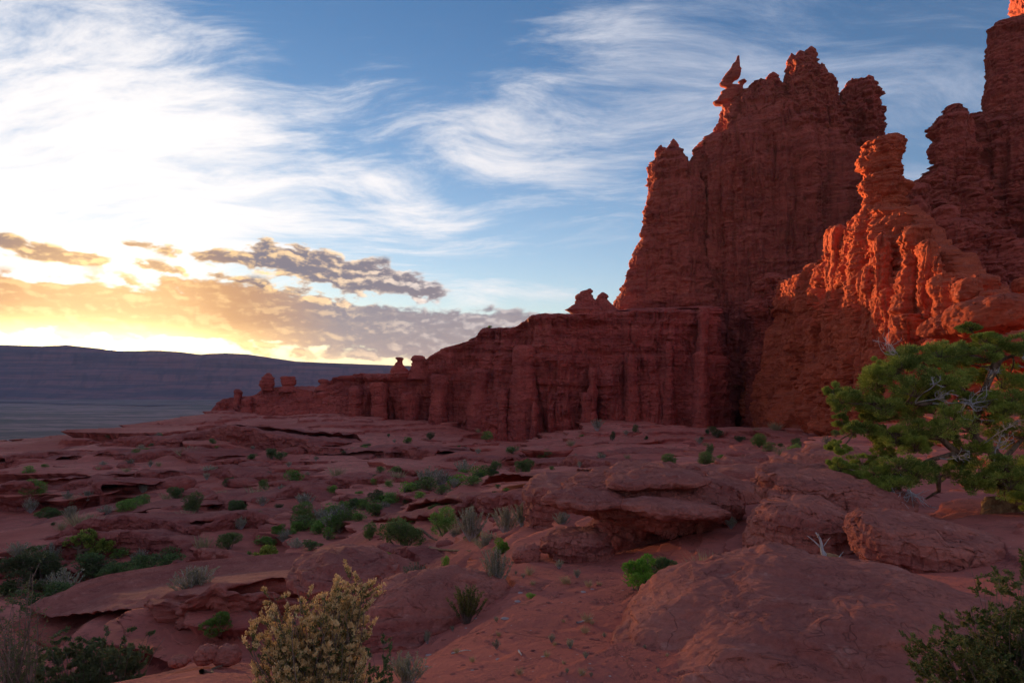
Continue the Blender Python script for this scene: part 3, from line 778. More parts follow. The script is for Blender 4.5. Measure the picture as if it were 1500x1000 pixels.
def big_tower():
    p = []
    # left pillar, split from the main face by a notch
    p.append(column([(203, 985, 994), (208, 979, 1002), (215, 970, 1008), (225, 962, 1014), (232, 955, 1018), (240, 953, 1026), (258, 955, 1032), (275, 951, 1038), (300, 947, 1046), (350, 937, 1040), (375, 928, 1045), (400, 920, 1050), (430, 906, 1055), (450, 898, 1060), (480, 892, 1070), (560, 885, 1080), (690, 880, 1090)],
                    352, 46, 690, 520, 360, dict(flute=2.2, strata=1.2, lump=1.6, fine=0.8), 1.0, 3, 3.2, 0.5))
    # main face
    p.append(column([(104, 1130, 1141), (108, 1118, 1146), (114, 1100, 1150), (121, 1086, 1152), (130, 1074, 1158), (142, 1064, 1165), (160, 1062, 1190), (172, 1052, 1200), (186, 1040, 1215), (198, 1020, 1225), (207, 1010, 1235), (240, 1006, 1250), (300, 996, 1255), (400, 990, 1260), (500, 985, 1262), (690, 985, 1265)],
                    350, 62, 690, 760, 760, dict(flute=3.0, strata=0.8, lump=3.4, fine=0.8), 1.0, 5, 3.6, 0.5))
    # highest, heavily bedded buttress
    p.append(column([(68, 1188, 1197), (74, 1162, 1200), (79, 1156, 1203), (86, 1157, 1208), (95, 1156, 1214), (106, 1152, 1218), (118, 1149, 1226), (135, 1150, 1236), (160, 1152, 1240), (200, 1150, 1248), (260, 1150, 1256), (330, 1140, 1262), (420, 1130, 1266), (690, 1120, 1270)],
                    343, 66, 690, 640, 460, PT, 1.0, 9, 2.8, 0.6))
    # right shoulder
    p.append(column([(110, 1268, 1283), (116, 1244, 1286), (124, 1236, 1288), (134, 1230, 1287), (150, 1226, 1292), (170, 1222, 1297), (200, 1220, 1296), (240, 1216, 1296), (300, 1210, 1300), (690, 1200, 1310)],
                    362, 52, 690, 520, 320, PT, 1.0, 14, 3.0, 0.6))
    # lower buttress climbing out of the face
    p.append(column([(400, 1118, 1150), (412, 1108, 1172), (430, 1104, 1180), (450, 1098, 1176), (470, 1104, 1168), (500, 1102, 1160), (530, 1096, 1158), (570, 1100, 1154), (610, 1096, 1156), (690, 1090, 1162)],
                    288, 30, 690, 480, 300, dict(flute=2.0, strata=1.8, lump=1.6, fine=1.0), 0.9, 21, 2.4, 0.7))
    for i, (px, w, top, Y) in enumerate(((1192, 16, 66, 341), (1176, 22, 72, 342), (1163, 18, 76, 343), (1208, 16, 90, 341), (1222, 16, 108, 342), (1136, 22, 103, 349), (1276, 20, 108, 360), (1252, 18, 113, 361), (990, 18, 202, 352), (972, 18, 211, 352))):
        p.append(column([(top, px-w*0.06, px+w*0.08), (top+4, px-w*0.22, px+w*0.3), (top+11, px-w*0.5, px+w*0.5), (top+30, px-w*0.6, px+w*0.6), (top+60, px-w*0.7, px+w*0.7)],
                        Y+(20 if Y < 358 else 14), w*0.55, top+60, 70, 60, dict(flute=0.3, strata=1.3, lump=0.5, fine=0.9), 0.8, 901+i, 3.0, 0.7, jag=0.5))
    o = thing_mesh('rock_tower', p, M['cliff'], 'tallest dark red sandstone tower with a notched left pillar', 'rock tower')
    q = []
    par = dict(flute=0.1, strata=0.5, lump=0, fine=0.5)
    q.append(column([(80, 1084, 1087), (86, 1082, 1087), (92, 1078, 1088), (100, 1072, 1089), (106, 1066, 1088), (112, 1061, 1086), (118, 1058, 1078), (121, 1060, 1074), (124, 1066, 1088), (128, 1068, 1092), (131, 1060, 1092), (136, 1058, 1092), (141, 1054, 1090), (145, 1048, 1086), (148, 1050, 1078), (150, 1062, 1082), (160, 1064, 1094), (185, 1066, 1104), (230, 1068, 1110)],
                    364, 9, 230, 260, 120, par, 0.7, 31, 2.4, 0.8))
    q.append(column([(116, 1089, 1096), (119, 1086, 1098), (121, 1088, 1094), (126, 1084, 1092)], 364, 4, 127, 26, 40, par, 0.5, 33, 2.4, 0.8))
    V, F_ = merge(q)
    c = o.location
    link_mesh('spire', V-np.array(c), F_, M['cliff'], o)
big_tower()

def ridge_wall():
    crest = [(490, 556), (498, 550), (512, 546), (575, 545), (600, 543), (612, 535), (628, 524), (645, 515), (662, 505), (680, 498), (695, 491), (700, 481), (708, 478), (745, 477), (757, 470), (775, 463), (790, 460), (840, 461), (870, 458), (905, 455), (950, 452), (1000, 451), (1038, 449), (1050, 449)]
    path = [(486, 336), (510, 322), (600, 314), (700, 304), (790, 297), (900, 292), (1000, 288), (1034, 288), (1044, 292), (1052, 320), (1056, 345)]
    p = [wall(path, crest, 700, 45, 620, 1250, dict(flute=3.3, strata=1.0, lump=4.2, fine=0.8), 1.0, 41, 0.10, cap=1.1, cont=1.0)]
    # free-standing buttresses against the face
    for i, (px, w, top, Y, d) in enumerate(((560, 28, 560, 309, 12), (645, 26, 548, 303, 12), (706, 34, 540, 297, 15), (742, 15, 570, 292, 9), (772, 42, 505, 291, 16), (787, 11, 590, 284, 7),
                                            (872, 14, 538, 284, 9), (862, 22, 575, 284, 9), (930, 22, 520, 284, 10), (984, 20, 500, 283, 9), (1030, 26, 515, 281, 12), (1034, 22, 452, 285, 14),
                                            (840, 18, 500, 290, 9), (605, 22, 575, 306, 9), (525, 26, 565, 314, 12))):
        p.append(column([(top, px-w*0.28, px+w*0.22), (top+5, px-w*0.42, px+w*0.40), (top+16, px-w*0.40, px+w*0.42), (top+28, px-w*0.36, px+w*0.38), (top+60, px-w*0.48, px+w*0.46), (640, px-w*0.60, px+w*0.62), (690, px-w*0.7, px+w*0.7)],
                        Y, d, 690, 200, 110, dict(flute=0.9, strata=0.35, lump=0.9, fine=0.7), 0.8, 50+i, 2.2, 0.6, jag=0.25))
    o = thing_mesh('rock_wall', p, M['cliff_far'], 'long fluted red cliff wall with a flat caprock, stepping down leftwards', 'cliff')
    # overhanging caprock
    c = np.array(o.location)
ridge_wall()

def crest_rocks():
    par = dict(flute=0.2, strata=0.6, lump=0, fine=0.6)
    p = [column([(422, 866, 869), (426, 856, 870), (431, 850, 871), (437, 848, 874), (444, 846, 878), (450, 836, 882), (453, 834, 884), (456, 840, 886), (462, 842, 890), (475, 842, 892)], 318, 10, 475, 120, 110, par, 0.7, 71),
         column([(427, 886, 888), (431, 881, 893), (434, 880, 896), (437, 878, 893), (443, 876, 898), (450, 872, 906), (462, 868, 916), (475, 866, 925)], 320, 10, 475, 100, 110, par, 0.7, 73)]
    thing_mesh('pinnacle', p, M['cliff_far'], 'jagged twin pinnacle on the wall top at the foot of the tall tower', 'pinnacle')
    p = [column([(523, 585, 590), (524, 583, 594), (526, 583, 595), (528, 586, 594), (530, 586, 593), (533, 582, 594), (538, 579, 598), (542, 576, 601), (555, 574, 606)], 316, 5, 555, 60, 60, par, 0.4, 75)]
    thing_mesh('hoodoo', p, M['cliff_far'], 'small capped hoodoo standing alone on the middle of the ridge', 'hoodoo')
    p = [column([(520, 612, 620), (522, 607, 625), (526, 605, 627), (530, 608, 626), (540, 605, 630), (555, 600, 636)], 312, 7, 555, 50, 60, par, 0.5, 77)]
    thing_mesh('rock_outcrop', p, M['cliff_far'], 'flat-topped knob of rock just uphill of the lone small hoodoo', 'rock')
crest_rocks()

def low_ridge():
    crest = [(306, 606), (312, 598), (320, 590), (326, 584), (340, 581), (348, 580), (360, 580), (374, 576), (384, 570), (402, 566), (425, 566), (440, 570), (462, 572), (474, 566), (488, 562), (500, 556), (520, 552)]
    path = [(300, 352), (322, 345), (380, 338), (450, 334), (500, 330), (530, 330)]
    p = [wall(path, crest, 690, 26, 260, 560, dict(flute=1.0, strata=0.8, lump=1.0, fine=0.9), 0.75, 81, 0.55)]
    for i, (px, w, top, Y) in enumerate(((352, 12, 570, 338), (330, 20, 588, 338), (366, 18, 583, 333), (345, 14, 600, 332), (410, 26, 578, 332), (450, 24, 582, 329), (478, 22, 572, 328))):
        p.append(column([(top, px-w*0.2, px+w*0.2), (top+3, px-w*0.45, px+w*0.4), (top+7, px-w*0.4, px+w*0.45), (top+10, px-w*0.35, px+w*0.38), (640, px-w*0.8, px+w*0.9), (690, px-w, px+w)],
                        Y, 12, 690, 120, 80, dict(flute=0.3, strata=0.6, lump=0.3, fine=0.7), 0.7, 90+i, 2.4, 0.6))
    thing_mesh('rock_ridge', p, M['cliff_far'], 'low knobbly red ridge at the far left end of the cliffs', 'rock ridge')
    par = dict(flute=0.0, strata=0.5, lump=0, fine=0.6)
    a = [column([(546, 395, 399), (549, 391, 402), (553, 387, 405), (558, 385, 406), (563, 384, 406), (567, 386, 405), (572, 388, 404)], 334, 7, 572, 50, 60, par, 0.5, 101)]
    thing_mesh('balanced_rock', a, M['cliff_far'], 'pointed egg-shaped boulder balanced on the low ridge', 'balanced rock')
    a = [column([(551, 418, 434), (553, 416, 437), (558, 416, 437), (562, 417, 437), (565, 419, 434), (568, 416, 438), (574, 412, 440)], 333, 7, 574, 50, 60, par, 0.5, 103, 4.0)]
    thing_mesh('balanced_rock', a, M['cliff_far'], 'blocky square boulder balanced beside the pointed one', 'balanced rock')
    a = [column([(555, 474, 480), (556, 470, 485), (559, 470, 487), (562, 474, 486), (566, 468, 488), (572, 464, 492)], 331, 6, 572, 40, 50, par, 0.4, 105)]
    thing_mesh('balanced_rock', a, M['cliff_far'], 'small flat cap rock where the low ridge meets the long wall', 'balanced rock')
low_ridge()

def right_towers():
    # dark tower behind the sunlit fin
    p = []
    p.append(column([(146, 1396, 1402), (150, 1388, 1408), (158, 1378, 1416), (168, 1370, 1424), (180, 1366, 1428), (195, 1364, 1432), (210, 1362, 1436), (222, 1366, 1436), (236, 1358, 1440), (250, 1352, 1444), (268, 1346, 1448), (300, 1340, 1455), (360, 1325, 1465), (430, 1310, 1480), (520, 1290, 1500), (600, 1280, 1510)],
                    262, 40, 600, 620, 420, dict(flute=1.6, strata=2.4, lump=1.6, fine=1.0), 1.0, 111, 2.6, 0.6))
    p.append(column([(145, 1428, 1445), (150, 1420, 1460), (158, 1418, 1500), (172, 1420, 1560), (230, 1416, 1600), (330, 1400, 1620), (600, 1390, 1640)],
                    268, 46, 600, 560, 460, dict(flute=2.2, strata=1.8, lump=2.2, fine=1.0), 1.0, 113, 3.0, 0.5))
    for i, (px, w, top, Y, d) in enumerate(((1352, 34, 266, 245, 18), (1386, 44, 300, 232, 18), (1420, 50, 318, 226, 18), (1462, 60, 336, 220, 20), (1505, 70, 350, 214, 20), (1400, 60, 372, 208, 16), (1450, 70, 384, 200, 16), (1345, 40, 330, 236, 16), (1560, 80, 330, 220, 20))):
        p.append(column([(top, px-w*0.25, px+w*0.22), (top+5, px-w*0.45, px+w*0.42), (top+14, px-w*0.5, px+w*0.5), (top+40, px-w*0.55, px+w*0.52), (600, px-w*0.9, px+w*0.9)],
                        Y, d, 600, 230, 150, dict(flute=1.2, strata=2.4, lump=1.2, fine=1.1), 0.85, 181+i, 2.5, 0.6, jag=0.8))
    thing_mesh('rock_tower', p, M['cliff'], 'dark knobbly bedded tower rising behind the sunlit fin', 'rock tower')
    p = [column([(14, 1480, 1504), (20, 1468, 1520), (24, 1450, 1530), (34, 1446, 1540), (50, 1449, 1545), (64, 1446, 1548), (78, 1443, 1550), (96, 1446, 1552), (118, 1440, 1555), (140, 1440, 1560), (200, 1438, 1570), (600, 1430, 1600)],
                282, 46, 600, 640, 420, dict(flute=0.9, strata=1.6, lump=0.6, fine=1.0), 1.0, 121, 3.0, 0.6),
         column([(-40, 1500, 1530), (-20, 1494, 1540), (10, 1496, 1550), (600, 1480, 1600)], 295, 30, 600, 300, 200, PT, 1.0, 123, 3.0, 0.6)]
    thing_mesh('rock_tower', p, M['cliff'], 'tall column-like tower cut by the right edge, glowing on its sunny side', 'rock tower')
right_towers()

def sunlit_fin():
    par = dict(flute=2.6, strata=1.5, lump=2.6, fine=1.2)
    crest = [(1085, 440), (1105, 424), (1150, 410), (1170, 402), (1185, 392), (1200, 382), (1215, 368), (1228, 355), (1240, 342), (1255, 318), (1275, 305), (1315, 305), (1328, 340), (1345, 358), (1370, 372), (1388, 392), (1400, 412), (1420, 424), (1460, 436), (1500, 446), (1560, 460)]
    path = [(1112, 318), (1130, 296), (1150, 272), (1175, 242), (1215, 205), (1250, 180), (1290, 158), (1340, 138), (1390, 122), (1440, 108), (1500, 96), (1600, 84)]
    p = [wall(path, crest, 690, [(1100, 18), (1200, 12), (1260, 5), (1300, 2.5), (1600, 2.5)], 560, 1250, par, 0.8, 131, 0.16, bed=1.2, cont=0.5, caves=[(1172, 575, 24, 75, 7.0), (1212, 500, 20, 26, 4.0), (1150, 470, 22, 18, 3.5), (1196, 455, 16, 12, 2.5), (1238, 590, 14, 50, 3.0), (1268, 470, 12, 30, 2.2), (1310, 500, 14, 22, 2.0), (1222, 420, 12, 14, 1.8)])]
    # capped pillar above the fin
    p.append(column([(197, 1290, 1325), (200, 1278, 1329), (206, 1268, 1331), (214, 1260, 1330), (222, 1256, 1326), (230, 1253, 1322), (240, 1254, 1322), (246, 1262, 1326), (256, 1264, 1330), (266, 1260, 1335), (274, 1262, 1334), (284, 1268, 1330), (296, 1264, 1334), (310, 1258, 1340), (340, 1248, 1350), (400, 1240, 1365), (520, 1230, 1385)],
                    158, 11, 520, 420, 260, dict(flute=0.3, strata=1.5, lump=0.9, fine=1.1), 0.62, 133, 2.3, 0.5))
    # rounded secondary pillars
    for i, (px, w, top, Y, d, bot) in enumerate(((1352, 66, 330, 128, 9, 500), (1230, 44, 330, 182, 11, 560), (1205, 34, 388, 200, 9, 520), (1278, 40, 390, 152, 8, 540),
                                                 (1312, 46, 420, 138, 7, 560), (1258, 34, 440, 164, 8, 600), (1392, 44, 400, 116, 6, 520), (1296, 30, 340, 146, 7, 500), (1336, 34, 460, 126, 6, 560), (1240, 30, 480, 176, 8, 640), (1364, 30, 350, 124, 5, 520), (1378, 34, 372, 119, 5, 520), (1404, 38, 404, 112, 5, 520), (1345, 26, 344, 131, 5, 500))):
        p.append(column([(top, px-w*0.22, px+w*0.25), (top+6, px-w*0.42, px+w*0.40), (top+16, px-w*0.50, px+w*0.46), (top+30, px-w*0.46, px+w*0.50), (top+48, px-w*0.36, px+w*0.42), (top+75, px-w*0.46, px+w*0.48), (bot, px-w*0.62, px+w*0.62), (660, px-w*0.66, px+w*0.66)],
                        Y, d, 660, 220, 130, dict(flute=1.5, strata=1.1, lump=1.5, fine=0.9), 0.6, 140+i, 2.2, 0.5, jag=0.3))
    thing_mesh('rock_fin', p, M['fin'], 'orange sunlit rock fin with a flat-capped pillar, left of the juniper top', 'rock fin')
    # blocks and slabs at its right foot
    bp = dict(flute=0.0, strata=0.35, lump=0, fine=0.8)
    for i, (px, py, Y, rx, ry, rz, lab) in enumerate(((1416, 426, 100, 1.8, 1.8, 1.9, 'squat barrel-shaped boulder beneath the dark bedded tower'), (1440, 417, 104, 2.0, 2.0, 1.7, 'rounded boulder wedged right of the barrel-shaped one'),
                                                     (1452, 440, 98, 2.2, 2.0, 1.5, 'low rounded boulder behind the big smooth slab'),
                                                     (1500, 418, 100, 1.2, 1.5, 1.0, 'small boulder at the right edge lit orange'))):
        v = blob((xat(px, Y), Y, zat(py, Y)), (rx, ry, rz), 160+i, 0.4, 50, 90, 3.0, par=bp)
        thing_mesh('boulder', [v], M['fin'], lab, 'boulder')
    v = blob((xat(1490, 66), 68, zat(456, 66)), (4.5, 4.0, 1.75), 170, 0.35, 90, 200, 3.0, par=bp, tilt=0.06)
    thing_mesh('rock_slab', [v], M['fin'], 'big smooth tongue-shaped slab jutting in above the juniper', 'rock slab')
    v = blob((xat(1418, 80), 81, zat(472, 80)), (4.3, 3.5, 1.5), 171, 0.35, 90, 200, 2.6, par=bp, tilt=0.12)
    thing_mesh('rock_slab', [v], M['fin'], 'sloping slab under the big smooth tongue-shaped one', 'rock slab')
    v = blob((xat(1480, 84), 87, zat(512, 84)), (8.5, 5.0, 2.4), 172, 0.4, 90, 220, 2.6, par=dict(flute=0.3, strata=0.5, lump=0.3, fine=1.0))
    thing_mesh('rock_mass', [v], M['fin'], 'rounded red outcrop half hidden behind the juniper crown', 'rock')
sunlit_fin()

# ------------------------------------------------------------------ boulders and ledges of the near and middle ground
NB = dict(flute=0.12, strata=0.55, lump=0.25, fine=0.75)
def sil_rock(name, sil, Y, depth, base, rows, cols, S, seed, mat, label, cat, n=2.6, par=None, jag=0.4, group=None, taper=0.5, bed=1.0):
    v = column(sil, Y, depth, base, rows, cols, par or NB, S, seed, n, taper, jag=jag, bed=bed)
    return thing_mesh(name, [v], mat, label, cat, group)

def near_rocks():
    # the mushroom-shaped rock: a wide cap on a drawn-in foot
    cap = column([(690, 955, 1000), (693, 915, 1015), (697, 895, 1022), (702, 880, 1026), (708, 856, 1030), (714, 830, 1040), (720, 812, 1060), (727, 804, 1075), (735, 806, 1085), (742, 818, 1088), (749, 832, 1084), (756, 850, 1078), (763, 874, 1070), (769, 900, 1060), (774, 930, 1040)],
                 10.4, 3.2, 774, 220, 620, dict(flute=0.1, strata=1.1, lump=0.7, fine=0.9), 0.085, 201, 2.3, 0.45, jag=0.5, bed=1.3)
    foot = column([(738, 890, 1060), (756, 866, 1066), (775, 856, 1070), (790, 850, 1076), (806, 852, 1080), (820, 862, 1082), (840, 868, 1086), (880, 860, 1092), (940, 850, 1096)],
                  10.9, 2.0, 940, 240, 460, dict(flute=0.25, strata=0.5, lump=1.0, fine=1.0), 0.085, 202, 2.3, 0.5, bed=0.8)
    fl = dict(flute=0.0, strata=0.7, lump=0.3, fine=0.7)
    nose = blob((xat(858, 10.2), 10.1, zat(729, 10.2)), (0.58, 0.62, 0.13), 207, 0.06, 70, 200, 2.2, par=fl, tilt=-0.04, bed=0.7)
    slab = blob((xat(960, 10.4), 10.5, zat(703, 10.4)), (0.80, 0.70, 0.12), 208, 0.06, 70, 220, 2.3, par=fl, tilt=0.05, bed=0.7)
    lip = blob((xat(985, 9.6), 9.5, zat(742, 9.6)), (0.72, 0.50, 0.11), 209, 0.06, 70, 220, 2.3, par=fl, tilt=-0.08, bed=0.7)
    thing_mesh('mushroom_rock', [cap, foot, nose, slab, lip], M['slick'], 'big overhanging mushroom-shaped rock above the green bush', 'rock')
    sil_rock('rock_ledge', [(782, 840, 872), (787, 812, 886), (795, 799, 892), (806, 796, 896), (814, 800, 898), (820, 812, 898), (830, 830, 905), (845, 836, 915), (880, 830, 930)],
             9.6, 1.1, 880, 170, 300, 0.05, 203, M['slick'], 'low bench of crumbly rock at the left foot of the mushroom-shaped rock', 'rock ledge', 3.2, dict(flute=0.3, strata=1.2, lump=0.8, fine=1.2), bed=1.2)
    v = blob((xat(771, 9.6), 9.6, zat(815, 9.6)), (0.19, 0.18, 0.185), 205, 0.03, 90, 160, 2.3, par=dict(flute=0, strata=0.3, lump=0, fine=0.8))
    thing_mesh('boulder', [v], M['slick'], 'dark ball-shaped boulder sitting left of the mushroom-shaped rock', 'boulder')
    # layered ledge under the juniper
    sil_rock('rock_ledge', [(693, 1118, 1150), (697, 1104, 1200), (702, 1098, 1240), (706, 1100, 1262), (712, 1096, 1285), (719, 1095, 1308), (727, 1097, 1326), (736, 1104, 1337), (745, 1112, 1343), (753, 1124, 1342), (760, 1136, 1338), (767, 1140, 1330), (774, 1150, 1300), (784, 1165, 1282), (800, 1170, 1280), (840, 1170, 1290)],
             8.8, 2.6, 840, 300, 560, 0.07, 211, M['slick'], 'thin-bedded undercut ledge in front of the juniper, its left lip splitting', 'rock ledge', 2.6, dict(flute=0.0, strata=1.1, lump=0.3, fine=0.7), 0.7)
    sil_rock('rock_mass', [(742, 1120, 1200), (752, 1104, 1240), (768, 1092, 1262), (790, 1086, 1275), (815, 1084, 1285), (840, 1080, 1295), (900, 1076, 1305)],
             7.6, 1.8, 900, 240, 380, 0.07, 213, M['slick'], 'rounded shoulder of rock beneath the thin-bedded ledge', 'rock', 2.5, dict(flute=0.15, strata=0.4, lump=0.5, fine=0.9))
    # the big lens-shaped boulder
    sil_rock('boulder', [(765, 1262, 1305), (768, 1246, 1330), (773, 1234, 1360), (780, 1226, 1398), (788, 1224, 1432), (796, 1228, 1456), (805, 1234, 1472), (815, 1240, 1480), (825, 1250, 1482), (834, 1272, 1478), (842, 1300, 1470), (850, 1328, 1456), (857, 1348, 1440), (863, 1362, 1418), (868, 1372, 1405), (900, 1375, 1400)],
             6.2, 1.5, 872, 240, 560, 0.06, 221, M['slick'], 'big lens-shaped boulder with bedding lines, right of the driftwood', 'boulder', 2.4, dict(flute=0.0, strata=0.75, lump=0.3, fine=0.8), 0.4)
    # domes
    v = blob((xat(1195, 4.9), 4.75, -2.12), (1.72, 1.70, 0.80), 223, 0.085, 300, 760, 2.25, par=dict(flute=0.0, strata=0.3, lump=0.5, fine=0.5), rot=-0.08, bed=0.62)
    thing_mesh('rock_dome', [v], M['slick'], 'broad smooth dome of bare rock filling the lower right foreground', 'rock dome')
    v = blob((xat(640, 7.4), 7.9, -2.95), (0.85, 1.3, 0.70), 225, 0.07, 160, 320, 2.2, par=dict(flute=0.1, strata=0.6, lump=0.4, fine=0.9), rot=-0.5)
    thing_mesh('rock_dome', [v], M['slick'], 'smooth hump of rock between the golden shrub and the dirt slope', 'rock dome')
    sil_rock('rock_overhang', [(822, 480, 510), (828, 455, 548), (836, 430, 574), (846, 418, 588), (855, 420, 590), (862, 440, 588), (872, 470, 578), (885, 480, 574), (905, 480, 572), (940, 470, 580)],
             9.6, 2.4, 940, 180, 320, 0.08, 227, M['slick'], 'block with a shadowed overhang just behind the golden shrub', 'rock ledge', 2.5)
    sil_rock('rock_ledge', [(706, 790, 820), (710, 775, 836), (716, 768, 850), (724, 764, 852), (732, 768, 848), (745, 770, 846), (780, 765, 850)],
             17.0, 2.5, 780, 110, 240, 0.12, 239, M['slick'], 'low smooth rock lying left of the mushroom-shaped rock cap', 'rock ledge', 2.5)
    sil_rock('rock_ledge', [(655, 1190, 1225), (662, 1165, 1262), (672, 1140, 1290), (684, 1118, 1300), (698, 1104, 1310), (720, 1095, 1320), (770, 1090, 1330)],
             13.5, 3.2, 770, 180, 420, 0.10, 241, M['slick'], 'smooth sloping back of rock behind the thin-bedded ledge', 'rock ledge', 2.4, dict(flute=0.0, strata=0.8, lump=0.6, fine=0.8))
    sil_rock('rock_ledge', [(704, 1030, 1050), (709, 1010, 1085), (718, 1000, 1110), (730, 996, 1125), (760, 990, 1140), (800, 990, 1150)],
             12.5, 2.6, 800, 150, 380, 0.10, 243, M['slick'], 'rounded grey-red rock right behind the mushroom-shaped rock', 'rock ledge', 2.4)
    v = blob((xat(1085, 23), 23.5, zat(690, 23)), (0.85, 0.7, 0.45), 245, 0.10, 60, 120, 2.4); thing_mesh('boulder', [v], M['slick'], 'smooth egg-like boulder on the slope below the recess', 'boulder')
    v = blob((xat(1112, 26), 26.5, zat(676, 26)), (0.55, 0.5, 0.28), 246, 0.10, 50, 90, 2.4); thing_mesh('boulder', [v], M['slick'], 'small dark boulder uphill of the egg-like one', 'boulder')
    # little pile of stones, lower left
    for i, (px, py, rx, rz, lab) in enumerate(((262, 968, 0.075, 0.035, 'flat stone left of the two rounded stones on the bottom ledge'), (298, 962, 0.085, 0.07, 'rounded stone half behind the redder stone on the bottom ledge'), (325, 966, 0.10, 0.075, 'larger rounded red stone on the bottom left ledge'))):
        Y = 5.3; v = blob((xat(px, Y), Y+0.05*i, zat(py, Y)), (rx, rx, rz), 250+i, 0.012, 40, 70, 2.4)
        thing_mesh('stone', [v], M['slick'], lab, 'stone')
near_rocks()

def ledges():
    """bedded ledges that break the slopes: a front that is cut back under a lip, a top that dips into the hill"""
    L = [  # foot of the ledge in bearings, height in the same units, thickness and dip of the top as shares of distance, start of search
     ([(60, 958), (110, 952), (180, 948), (250, 944), (330, 942), (380, 925), (430, 900), (480, 890)], 46, 0.42, 0.055, 9.5, 0.10, 'long pale-topped ledge behind the bottom left foreground'),
     ([(300, 868), (330, 866), (400, 852), (470, 846), (540, 846), (600, 852), (650, 866)], 44, 0.30, 0.035, 18, 0.2, 'dark bedded ledge running above the small juniper'),
     ([(226, 880), (250, 872), (300, 852), (345, 838)], 62, 0.22, 0.03, 22, 0.22, 'blunt prow of bedded rock ending a ledge left of centre'),
     ([(655, 765), (690, 756), (740, 748), (800, 744), (850, 742)], 40, 0.25, 0.02, 24, 0.22, 'rounded stack of ledges below the dark round bush at centre'),
     ([(470, 730), (520, 738), (580, 742), (640, 738), (690, 726)], 16, 0.25, 0.012, 24, 0.25, 'low ledge crossing beneath the green line of shrubs'),
     ([(-60, 828), (20, 824), (100, 818), (170, 822), (250, 812), (310, 804)], 26, 0.20, 0.018, 40, 0.5, 'lowest ledge crossing the left slope above the gully shrubs'),
     ([(40, 788), (120, 784), (210, 788), (300, 786), (390, 776), (440, 770)], 20, 0.20, 0.015, 45, 0.5, 'ledge crossing the left slope under the bright rounded shrub'),
     ([(-60, 738), (30, 736), (110, 728), (180, 732), (250, 724)], 14, 0.22, 0.012, 60, 0.6, 'ledge at the left edge above the broad dark green shrub'),
     ([(270, 742), (340, 738), (420, 742), (480, 732)], 15, 0.22, 0.012, 60, 0.6, 'ledge left of centre below the flats, right of the thin dark shrub'),
     ([(150, 702), (230, 698), (320, 702), (400, 696), (460, 700)], 13, 0.22, 0.010, 70, 0.8, 'ledge in front of the low knobbly ridge'),
     ([(380, 714), (450, 712), (530, 716), (600, 706), (660, 700)], 14, 0.20, 0.010, 60, 0.7, 'ledge in mid picture under the stepped end of the cliff wall'),
     ([(700, 692), (760, 692), (830, 690), (900, 690), (960, 686), (1010, 682)], 17, 0.22, 0.010, 50, 0.6, 'dark ledge behind the mushroom-shaped rock'),
     ([(640, 674), (720, 672), (800, 673), (880, 672), (960, 668), (1060, 664)], 9, 0.20, 0.006, 80, 0.9, 'long thin ledge line below the middle of the cliff wall'),
     ([(-40, 672), (60, 669), (150, 668), (250, 672), (330, 676)], 10, 0.20, 0.006, 80, 0.9, 'thin ledge line at the rim of the left flats'),
     ([(130, 656), (180, 652), (240, 648), (300, 648), (360, 654), (440, 658), (500, 660)], 20, 0.22, 0.008, 120, 1.0, 'raised shelf of rock jutting left from the low knobbly ridge'),
     ([(540, 668), (580, 664), (620, 662), (660, 666)], 14, 0.16, 0.006, 100, 0.8, 'hollowed ledge under the left part of the cliff wall'),
     ([(1100, 708), (1140, 700), (1200, 694), (1250, 690)], 14, 0.3, 0.02, 14, 0.12, 'low step in the rock behind the thin-bedded ledge'),
     ([(840, 716), (880, 706), (940, 700), (1000, 700), (1060, 704)], 12, 0.3, 0.02, 15, 0.15, 'low step in the slope just behind the mushroom-shaped rock'),
    ]
    for i, (pts, h, tk, dip, y0, S, lab) in enumerate(L):
        Yb = np.array([hit(px, py, y0)[1] for px, py in pts])
        for _ in range(3): Yb[1:-1] = (Yb[:-2]+2*Yb[1:-1]+Yb[2:])/4
        px = np.array([p[0] for p in pts], float)
        ppx = np.linspace(px[0], px[-1], 40); Y = np.interp(ppx, px, Yb)
        gz = ground_z(xat(ppx, Y), Y)
        for _ in range(4): gz[1:-1] = (gz[:-2]+2*gz[1:-1]+gz[2:])/4
        t = np.linspace(0, 1, 40)
        if Yb.mean() > 30: h = h*1.3
        hh = h*np.minimum(1, np.minimum(t, 1-t)*5+0.05)*(0.8+0.35*vnoise(t*5+i, 0*t, 0*t))
        Y = Y*(1+0.03*vnoise(t*9+i*3, 0*t, 0*t+1))
        crest = [(a, HY-(g+hp/F*y)/y*F) for a, g, hp, y in zip(ppx, gz, hh, Y)]
        base = [(a, HY-(g-0.04*y)/y*F) for a, g, y in zip(ppx, gz, Y)]
        Ym = float(np.median(Y)); S_ = S*0.8
        cols = int(min(900, max(260, (px[-1]-px[0])*1.3)))
        v = wall(list(zip(ppx, Y)), crest, base, Ym*tk, 70 if h > 25 else 44, cols, dict(flute=0.35, strata=1.5, lump=1.6, fine=1.0), S_, 400+i*3, -0.35 if Ym < 60 else -0.14, toprows=46, drop=Ym*(dip+h/F*0.7), bed=1.0)
        thing_mesh('rock_ledge', [v], M['slick'] if Ym < 20 else M['slick_mid'], lab, 'rock ledge')
ledges()

